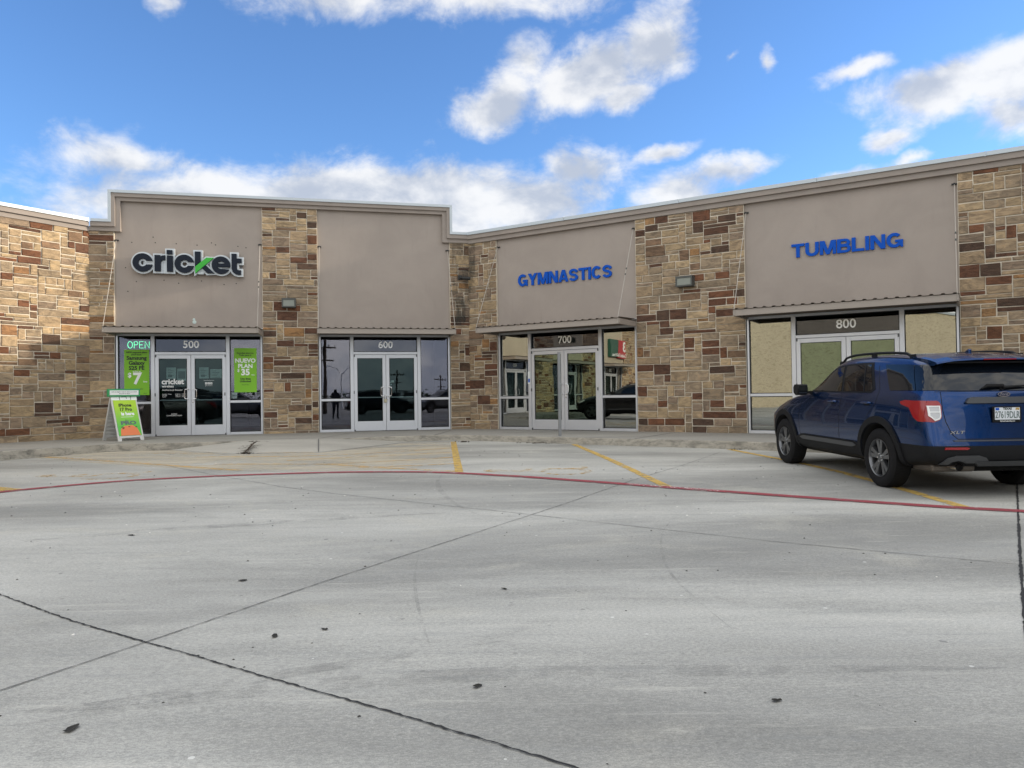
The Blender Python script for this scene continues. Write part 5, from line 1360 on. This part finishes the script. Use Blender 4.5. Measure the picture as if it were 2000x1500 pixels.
        lay('exhaust_surround', patch(bvh, [(a*.80, 0.410), (a*.72, 0.480), (a*.62, 0.505), (a*.36, 0.505), (a*.28, 0.480), (a*.22, 0.420), (a*.50, 0.422), (a*.53, 0.435), (a*.60, 0.450), (a*.67, 0.435), (a*.70, 0.405)], REAR, .02, .03, .05), 'cladding_grey', body)
    mf = MB(); mf.box(-2.42, -2.0, .28, .82, .29, .39); mf.box(-2.1, -2.0, -.6, .3, .28, .34); mbp(mf, 'silencer', 'exhaust', root, False, .03)
    ub = MB(); ub.box(-2.2, 1.95, -.70, .70, .27, .32); ub.tube([(-1.512, -.75, .36), (-1.512, .75, .36)], .05, 8); mbp(ub, 'underbody', 'well_black', root)
    # tailgate
    lay('rear_window', patch(bvh, [(-.80, 1.275), (-.77, 1.42), (-.70, 1.62), (.70, 1.62), (.77, 1.42), (.80, 1.275), (.5, 1.267), (-.5, 1.267)], REAR, .008, .012, .08), 'privacy_glass', root)
    for pg in ([(-.74, 1.255), (-.745, 1.05), (-.72, .90), (-.66, .75), (-.60, .695), (-.594, .70), (-.652, .755), (-.712, .902), (-.737, 1.05), (-.733, 1.255)], [(.74, 1.255), (.745, 1.05), (.72, .90), (.66, .75), (.60, .695), (.594, .70), (.652, .755), (.712, .902), (.737, 1.05), (.733, 1.255)], [(-.60, .701), (-.6, .692), (.6, .692), (.6, .701)], [(-.8, 1.256), (.8, 1.256), (.8, 1.262), (-.8, 1.262)]):
        lay('panel_gap', patch(bvh, pg, REAR, .0015, .004, .06), 'well_black', body)
    lay('bumper_step', patch(bvh, [(-.64, .668), (.64, .668), (.66, .684), (-.66, .684)], REAR, .01, .01, .1), 'cladding_grey', body)
    lay('skid_plate', patch(bvh, [(-.34, .385), (.34, .385), (.40, .44), (-.40, .44)], REAR, .022, .03, .08), 'cladding_grey', body)
    lay('tailgate_bar', patch(bvh, [(-.47, 1.125), (-.43, 1.175), (-.38, 1.185), (.38, 1.185), (.43, 1.175), (.47, 1.125), (.46, 1.112), (-.46, 1.112)], REAR, .034, .04, .06), 'cladding_grey', root)
    sp = MB()
    pr = [(-1.95, 1.742), (-2.15, 1.722), (-2.34, 1.690), (-2.475, 1.655), (-2.48, 1.635), (-2.40, 1.618), (-2.24, 1.610), (-2.1, 1.66)]
    sec = [(y, 1-abs(y)**4*.9*.0) for y in (-.74, -.69, -.55, -.3, 0, .3, .55, .69, .74)]
    for (ya, _), (yb, _) in zip(sec[:-1], sec[1:]):
        def pt(p, y):
            e = (abs(y)/.74)**4; return (p[0]+.06*e, y, p[1]-.045*e+.004*(1-e))
        for k in range(len(pr)):
            p, q = pr[k], pr[(k+1) % len(pr)]; sp.quad([pt(p, ya), pt(q, ya), pt(q, yb), pt(p, yb)])
    for y in (-.74, .74): sp.quad([(p[0]+.06, y, p[1]-.045) for p in pr])
    mbp(sp, 'spoiler', 'paint_blue', root, True)
    us = MB(); us.box(-2.43, -2.26, -.62, .62, 1.598, 1.620); mbp(us, 'spoiler_underside', 'cladding', root, False, .006)
    us = MB(); us.box(-2.484, -2.47, -.20, .20, 1.636, 1.648); mbp(us, 'brake_lamp', 'lamp_red', root)
    wp = MB(); wx = rear_x(1.31)-.06
    wp.tube([(wx+.02, .0, 1.295), (wx-.01, .0, 1.305)], .035, 10); wp.tube([(wx-.02, 0, 1.305), (wx-.015, -.42, 1.33)], [.020, .008], 6); mbp(wp, 'rear_wiper', 'cladding', root, True)
    wp = MB(); wp.tube([(wx-.02, .26, 1.292), (wx-.03, .20, 1.325), (wx-.02, .0, 1.325), (wx-.02, -.02, 1.305)], [.006, .022, .020, .014], 8); mbp(wp, 'wiper_cover', 'cladding', root, True)
    # licence plate
    xr = rear_x(.98)-.045-.012
    Fp_ = Matrix(((0, 1, 0, xr), (-1, 0, 0, 0), (0, 0, 1, .983), (0, 0, 0, 1)))   # local x -> -Y (right seen from behind), local -y -> -X
    pf = MB(); pf.box(-.175, .175, -.012, .004, -.095, .095); fo_ = pf.build('licence_plate', 'cladding', None, Fp_ , bevel=.006); fo_.parent = root
    def on_plate(o): o.parent = fo_; o.matrix_basis = Matrix.Identity(4)
    o = MB().box(-.152, .152, -.015, -.0125, -.062, .082).build('plate_face', 'plate_white', None, None); on_plate(o)
    for (s_, size, m_, x, z, bo_, sxx) in (('27619DLR', .115, 'print_grey', 0, -.008, .012, .60), ('TEXAS', .036, 'poster_black', 0, .066, .03, 1.0), ('MyCarDealership.com', .02, 'white_vinyl', 0, -.079, .01, 1.0)):
        me = text_mesh(s_, size, bo_, .002); me.transform(Matrix.Translation((x, -.0165, z)) @ TXT @ Matrix.Diagonal((sxx, 1, 1, 1))); me.materials.clear(); me.materials.append(M_(m_))
        o = bpy.data.objects.new('lettering', me); COL.objects.link(o); on_plate(o)
    o = MB().box(-.145, -.10, -.0165, -.0155, .05, .078).build('plate_sticker', 'blue_letter', None, None); on_plate(o)
    o = MB().box(.10, .145, -.0165, -.0155, .05, .078).build('plate_sticker', 'yellow_paint', None, None); on_plate(o)
    # oval badge and trim lettering
    xb = rear_x(1.22)-.055
    Fb = Matrix(((0, 1, 0, xb), (-1, 0, 0, 0), (0, 0, 1, 1.222), (0, 0, 0, 1)))
    bm_ = MB(); bm_.prism([(cos(k*pi/16)*.075, sin(k*pi/16)*.030) for k in range(32)], -.008, .01); bo_ = bm_.build('badge', 'chrome', None, Fb); bo_.parent = root
    o = MB(); o.prism([(cos(k*pi/16)*.068, sin(k*pi/16)*.024) for k in range(32)], -.0095, -.0083); o = o.build('badge_field', 'paint_blue', None, None); o.parent = bo_
    me = text_mesh('Ford', .046, .01, .002); me.transform(Matrix.Translation((0, -.0105, 0)) @ TXT @ Matrix(((1.1, .25, 0, 0), (0, 1, 0, 0), (0, 0, 1, 0), (0, 0, 0, 1)))); me.materials.clear(); me.materials.append(M_('chrome')); o = bpy.data.objects.new('lettering', me); COL.objects.link(o); o.parent = bo_
    hit = bvh.ray_cast(Vector((-5, .60, .775)), Vector((1, 0, 0)))[0]
    me = text_mesh('XLT', .060, .02, .006, spacing=1.1); me.transform(Matrix.Translation((0, -.004, 0)) @ TXT @ Matrix(((1.5, .3, 0, 0), (0, .8, 0, 0), (0, 0, 1, 0), (0, 0, 0, 1)))); me.materials.clear(); me.materials.append(M_('chrome'))
    o = bpy.data.objects.new('trim_lettering', me); COL.objects.link(o); o.matrix_world = Matrix(((0, 1, 0, hit.x-.004), (-1, 0, 0, .60), (0, 0, 1, .775), (0, 0, 0, 1))); o.parent = root
    # antenna fin, windscreen
    fn = MB(); z = bvh.ray_cast(Vector((-1.85, 0, 3)), Vector((0, 0, -1)))[0].z
    fn.prism([(-1.78, z-.01), (-1.95, z-.01), (-1.945, z+.055), (-1.925, z+.06)], -.02, .02); mbp(fn, 'antenna_fin', 'paint_blue', root, False, .008)
    FRONT = (VY, VZ, VX)
    lay('windscreen', patch(bvh, [(-.76, 1.29), (-.62, 1.66), (.62, 1.66), (.76, 1.29)], FRONT, .008, .01, .1), 'car_glass', root)
    lay('grille', patch(bvh, [(-.5, .55), (-.62, .85), (.62, .85), (.5, .55)], FRONT, .01, .01, .1), 'cladding', root)
    for x in (-1.512, 1.512):
        for s in (1, -1): wheel(root, x, s)
    return root

suv = build_suv('dark blue sport utility car parked nose to the kerb before unit 800', 'car')
rw, fw = on_lot(1717.5, 950.5), on_lot(1533.5, 904.5)
rw.z = lot_z(rw.x, rw.y); fw.z = lot_z(fw.x, fw.y)
fwd = (fw-rw); kS = fwd.length/3.024; fwd.normalize()
lft = Vector((-fwd.y, fwd.x, 0)).normalized(); upv = fwd.cross(lft).normalized()
mc = (rw+fw)/2-lft*(.97*kS)
suv.matrix_world = Matrix(((fwd.x*kS, lft.x*kS, upv.x*kS, mc.x), (fwd.y*kS, lft.y*kS, upv.y*kS, mc.y), (fwd.z*kS, lft.z*kS, upv.z*kS, mc.z), (0, 0, 0, 1)))
print('CAR scale', kS, 'pos', tuple(mc))

# ------------------------------------------------------------------ what the shop windows mirror: things behind and beside the camera
def recolour(root, m):
    for o in root.children_recursive:
        for i, sl_ in enumerate(o.material_slots):
            if sl_.material == M_('paint_blue'): sl_.link = 'OBJECT'; sl_.material = M_(m)
nA = Vector((sin(AA), -cos(AA), 0))
def mirrored(px, L):
    d = Vector(((px-1000)/1440.0, 1, 0)); v = d*L; r = v-2*((v-cAB).dot(nA))*nA; return r
def park(px, L, ang, m, lab, sc=1.0, pos=None, sz=1.0):
    c = copy_tree(suv); p = mirrored(px, L) if pos is None else Vector(pos)
    c.matrix_world = Matrix.Translation((p.x, p.y, lot_z(p.x, p.y))) @ Matrix.Rotation(radians(ang), 4, 'Z') @ Matrix.Diagonal((sc, sc, sz, 1))
    for o in list(c.children_recursive):
        if o.name.split('.')[0] in ('licence_plate', 'badge', 'trim_lettering', 'plate_face', 'plate_sticker', 'lettering', 'badge_field', 'tread', 'wheel_nut'): bpy.data.objects.remove(o)
    recolour(c, m); tag(c, lab, 'car'); return c
park(742, 56, 8, 'paint_black', 'black car mirrored in the lower door glass of unit 600')
park(800, 62, -20, 'paint_silver', 'silver car mirrored in the right door glass of unit 600')
park(862, 58, 170, 'paint_grey', 'grey car mirrored in the right window of unit 600')
park(470, 50, 12, 'paint_grey', 'grey car mirrored in the lower right window of unit 500')
nB = Vector((-sin(AB_), -cos(AB_), 0)); vB = Vector((230/1440.0, 1, 0))*33.0; vB = vB-2*((vB-cAB).dot(nB))*nB
park(0, 0, 138, 'paint_black', 'black car mirrored in the right window of unit 700', 1.0, tuple(vB), .90)
def light_pole(p, h, ang, lab, arms=2):
    t_ = thing('street_lamp', lab, 'street lamp', (p.x, p.y, lot_z(p.x, p.y)))
    R = Matrix.Translation(t_.location) @ Matrix.Rotation(radians(ang), 4, 'Z')
    m_ = MB(); m_.tube([(0, 0, 0), (0, 0, h)], [.12, .07], 10); m_.build('pole', 'galv', t_, R, smooth=True)
    for s in ((1, -1) if arms == 2 else (1,)):
        m_ = MB(); m_.tube([(0, 0, h-.1), (s*.8, 0, h+.7), (s*1.9, 0, h+1.05)], .05, 8); m_.build('arm', 'galv', t_, R, smooth=True)
        m_ = MB(); m_.box(min(s*1.8, s*2.6), max(s*1.8, s*2.6), -.15, .15, h+.98, h+1.12); m_.build('lamp_head', 'galv', t_, R)
    return t_
light_pole(mirrored(668, 105), 5.0, -14, 'double-armed street lamp mirrored in the left window of unit 600')
def utility_pole(p, h, lab):
    t_ = thing('utility_pole', lab, 'utility pole', (p.x, p.y, lot_z(p.x, p.y))); R = Matrix.Translation(t_.location) @ Matrix.Rotation(radians(-14), 4, 'Z')
    m_ = MB(); m_.tube([(0, 0, 0), (0, 0, h)], [.16, .11], 10); m_.build('pole', 'dirt', t_, R, smooth=True)
    m_ = MB(); m_.box(-1.1, 1.1, -.06, .06, h-.7, h-.58); m_.box(-.8, .8, -.06, .06, h-1.7, h-1.6); m_.build('crossarm', 'dirt', t_, R)
    m_ = MB()
    for x in (-1, -.4, .4, 1): m_.lathe([(0, h-.40), (.05, h-.42), (.05, h-.58)], 8, 'z', (x, 0, 0))
    m_.build('insulator', 'lamp_glass', t_, R)
utility_pole(mirrored(634, 60), 6.0, 'wooden utility pole mirrored at the left edge of unit 600')
utility_pole(mirrored(775, 95), 5.0, 'wooden utility pole mirrored in the right door of unit 600')
utility_pole(mirrored(861, 110), 4.6, 'wooden utility pole mirrored in the right window of unit 600')
# distant line of trees and the road beyond the lot
r = random.Random(77); mb = MB()
for k in range(14000):
    x = r.uniform(-170, 210); y = -150+r.uniform(-6, 6)+x*.25; hmax = 2.2+1.3*sin(x*.11)+.9*sin(x*.37+1)+.6*sin(x*1.1)
    z = -1.5+r.random()**.7*(hmax+.5)+.2; s = r.uniform(.12, .34); a = r.uniform(0, pi); b = r.uniform(-1, 1)
    c = Vector((x, y, z)); u = Vector((cos(a), sin(a), b)).normalized()*s; v = u.cross(Vector((b, .3, 1))).normalized()*s
    mb.quad([c-u-v, c+u-v*.6, c+u*.7+v, c-u*.8+v])
mat('foliage', (.045, .07, .028), .9, noise=.4, nscale=2)
tag(mb.build('treeline', 'foliage'), 'far line of low trees beyond the road', kind='stuff')
# plain warehouse wall on the left that fills the glass of unit 800
wh = thing('warehouse', 'tall plain beige warehouse wall mirrored in the glass of unit 800', 'building', (-34, -30, 0))
mb = MB(); mb.box(-44, -30.5, -75, -11, -1.2, 8.5); w1 = mb.build('wall', 'rough_stucco', wh)
mb = MB(); mb.box(-30.5, -30.2, -24, -23.6, 3.6, 4.0); mb.build('wall_lamp', 'lamp_body', wh)
mb = MB(); mb.box(-44.1, -30.3, -75.1, -10.9, 8.5, 8.7); mb.build('coping', 'coping', wh)
# added wing block with coping and piers, unseen, put here to shade the lot
e0 = FB @ Vector((16.0, 0, 0)); uD = Vector((.10, -.995, 0)).normalized(); FD = frame_from(e0, uD)
mb = MB(); mb.box(0, 21, .0, 12, -.4, 5.3); mb.build('added_shade_wing', 'stucco', building, FD)
mb = MB(); mb.box(0.02, 21, -.15, .3, 5.3, 5.45); mb.build('metal_coping', 'coping', building, FD)
for k, x in enumerate((3.0, 10.0, 17.0)): stone_wall(FD, x, x+2.2, -.3, 5.2, PF, building, 60+k)
# shop sign on the left wing (its mirror image shows in unit 700)
ws = thing('wall_sign', 'red and green lit box sign mirrored in the right window of unit 700', 'sign', frame=FC @ Matrix.Translation((-19.5, 0, 3.6)))
mat('sign_red', (.45, .02, .03), .4); mat('sign_dark_green', (.02, .09, .06), .4)
MB().box(-21.2, -19.9, -.2, -.02, 3.15, 4.3).build('red_panel', 'sign_red', ws, FC); MB().box(-19.9, -18.6, -.19, -.02, 3.2, 4.3).build('green_panel', 'sign_dark_green', ws, FC)
text('lettering', '3', .9, 'poster_white', ws, FC, -20.95, -.21, 3.85, .03, .01)
text('lettering', 'CookiesToGo', .30, 'poster_white', ws, FC, -20.4, -.21, 3.32, .01, .01); text('lettering', 'Treats', .28, 'poster_white', ws, FC, -19.2, -.2, 3.32, .01, .01)
ns = thing('wall_sign', 'black raised letters reading NAIL & SPA, mirrored in the pane over the doors of unit 700', 'sign', frame=FC @ Matrix.Translation((-12.7, 0, 4.0)))
text('lettering', 'NAIL & SPA', .42, 'poster_black', ns, FC, -12.8, -.04, 3.95, .03, .05)

# the person taking the picture stands behind the camera and shows only as a reflection
def skin_person(px, py):
    J = {'pelvis': (0, 0, .92), 'spine': (0, .01, 1.12), 'chest': (0, 0, 1.33), 'neck': (0, .0, 1.46), 'head': (0, .02, 1.56), 'crown': (0, .02, 1.66),
         'shl': (-.17, 0, 1.40), 'ell': (-.23, .05, 1.14), 'wrl': (-.09, .33, 1.22), 'hal': (-.05, .38, 1.25), 'shr': (.17, 0, 1.40), 'elr': (.23, .05, 1.14), 'wrr': (.09, .33, 1.22), 'har': (.05, .38, 1.25),
         'hil': (-.10, 0, .88), 'knl': (-.11, .02, .50), 'anl': (-.12, -.02, .09), 'tol': (-.13, .13, .04), 'hir': (.10, 0, .88), 'knr': (.11, .02, .50), 'anr': (.12, -.02, .09), 'tor': (.13, .13, .04)}
    R = {'pelvis': .15, 'spine': .14, 'chest': .16, 'neck': .06, 'head': .09, 'crown': .07, 'shl': .075, 'ell': .048, 'wrl': .032, 'hal': .035, 'shr': .075, 'elr': .048, 'wrr': .032, 'har': .035,
         'hil': .10, 'knl': .065, 'anl': .045, 'tol': .04, 'hir': .10, 'knr': .065, 'anr': .045, 'tor': .04}
    E = ['pelvis spine', 'spine chest', 'chest neck', 'neck head', 'head crown', 'chest shl', 'shl ell', 'ell wrl', 'wrl hal', 'chest shr', 'shr elr', 'elr wrr', 'wrr har', 'pelvis hil', 'hil knl', 'knl anl', 'anl tol', 'pelvis hir', 'hir knr', 'knr anr', 'anr tor']
    ks = list(J); me = bpy.data.meshes.new('person'); me.from_pydata([J[k] for k in ks], [tuple(ks.index(q) for q in e.split()) for e in E], [])
    o = bpy.data.objects.new('person', me); COL.objects.link(o); o.location = (px, py, lot_z(px, py)); sk = o.modifiers.new('skin', 'SKIN')
    for k, v in zip(ks, me.skin_vertices[0].data): v.radius = (R[k], R[k]*.8 if k in ('chest', 'spine', 'pelvis') else R[k]); v.use_root = (k == 'pelvis')
    ss = o.modifiers.new('sub', 'SUBSURF'); ss.levels = 2; ss.render_levels = 2
    mat('dark_clothes', (.02, .022, .03), .9); me.materials.append(M_('dark_clothes'))
    return tag(o, 'person in dark clothes holding up a phone, mirrored in the left window of unit 600', 'person')
skin_person(0, -.48)
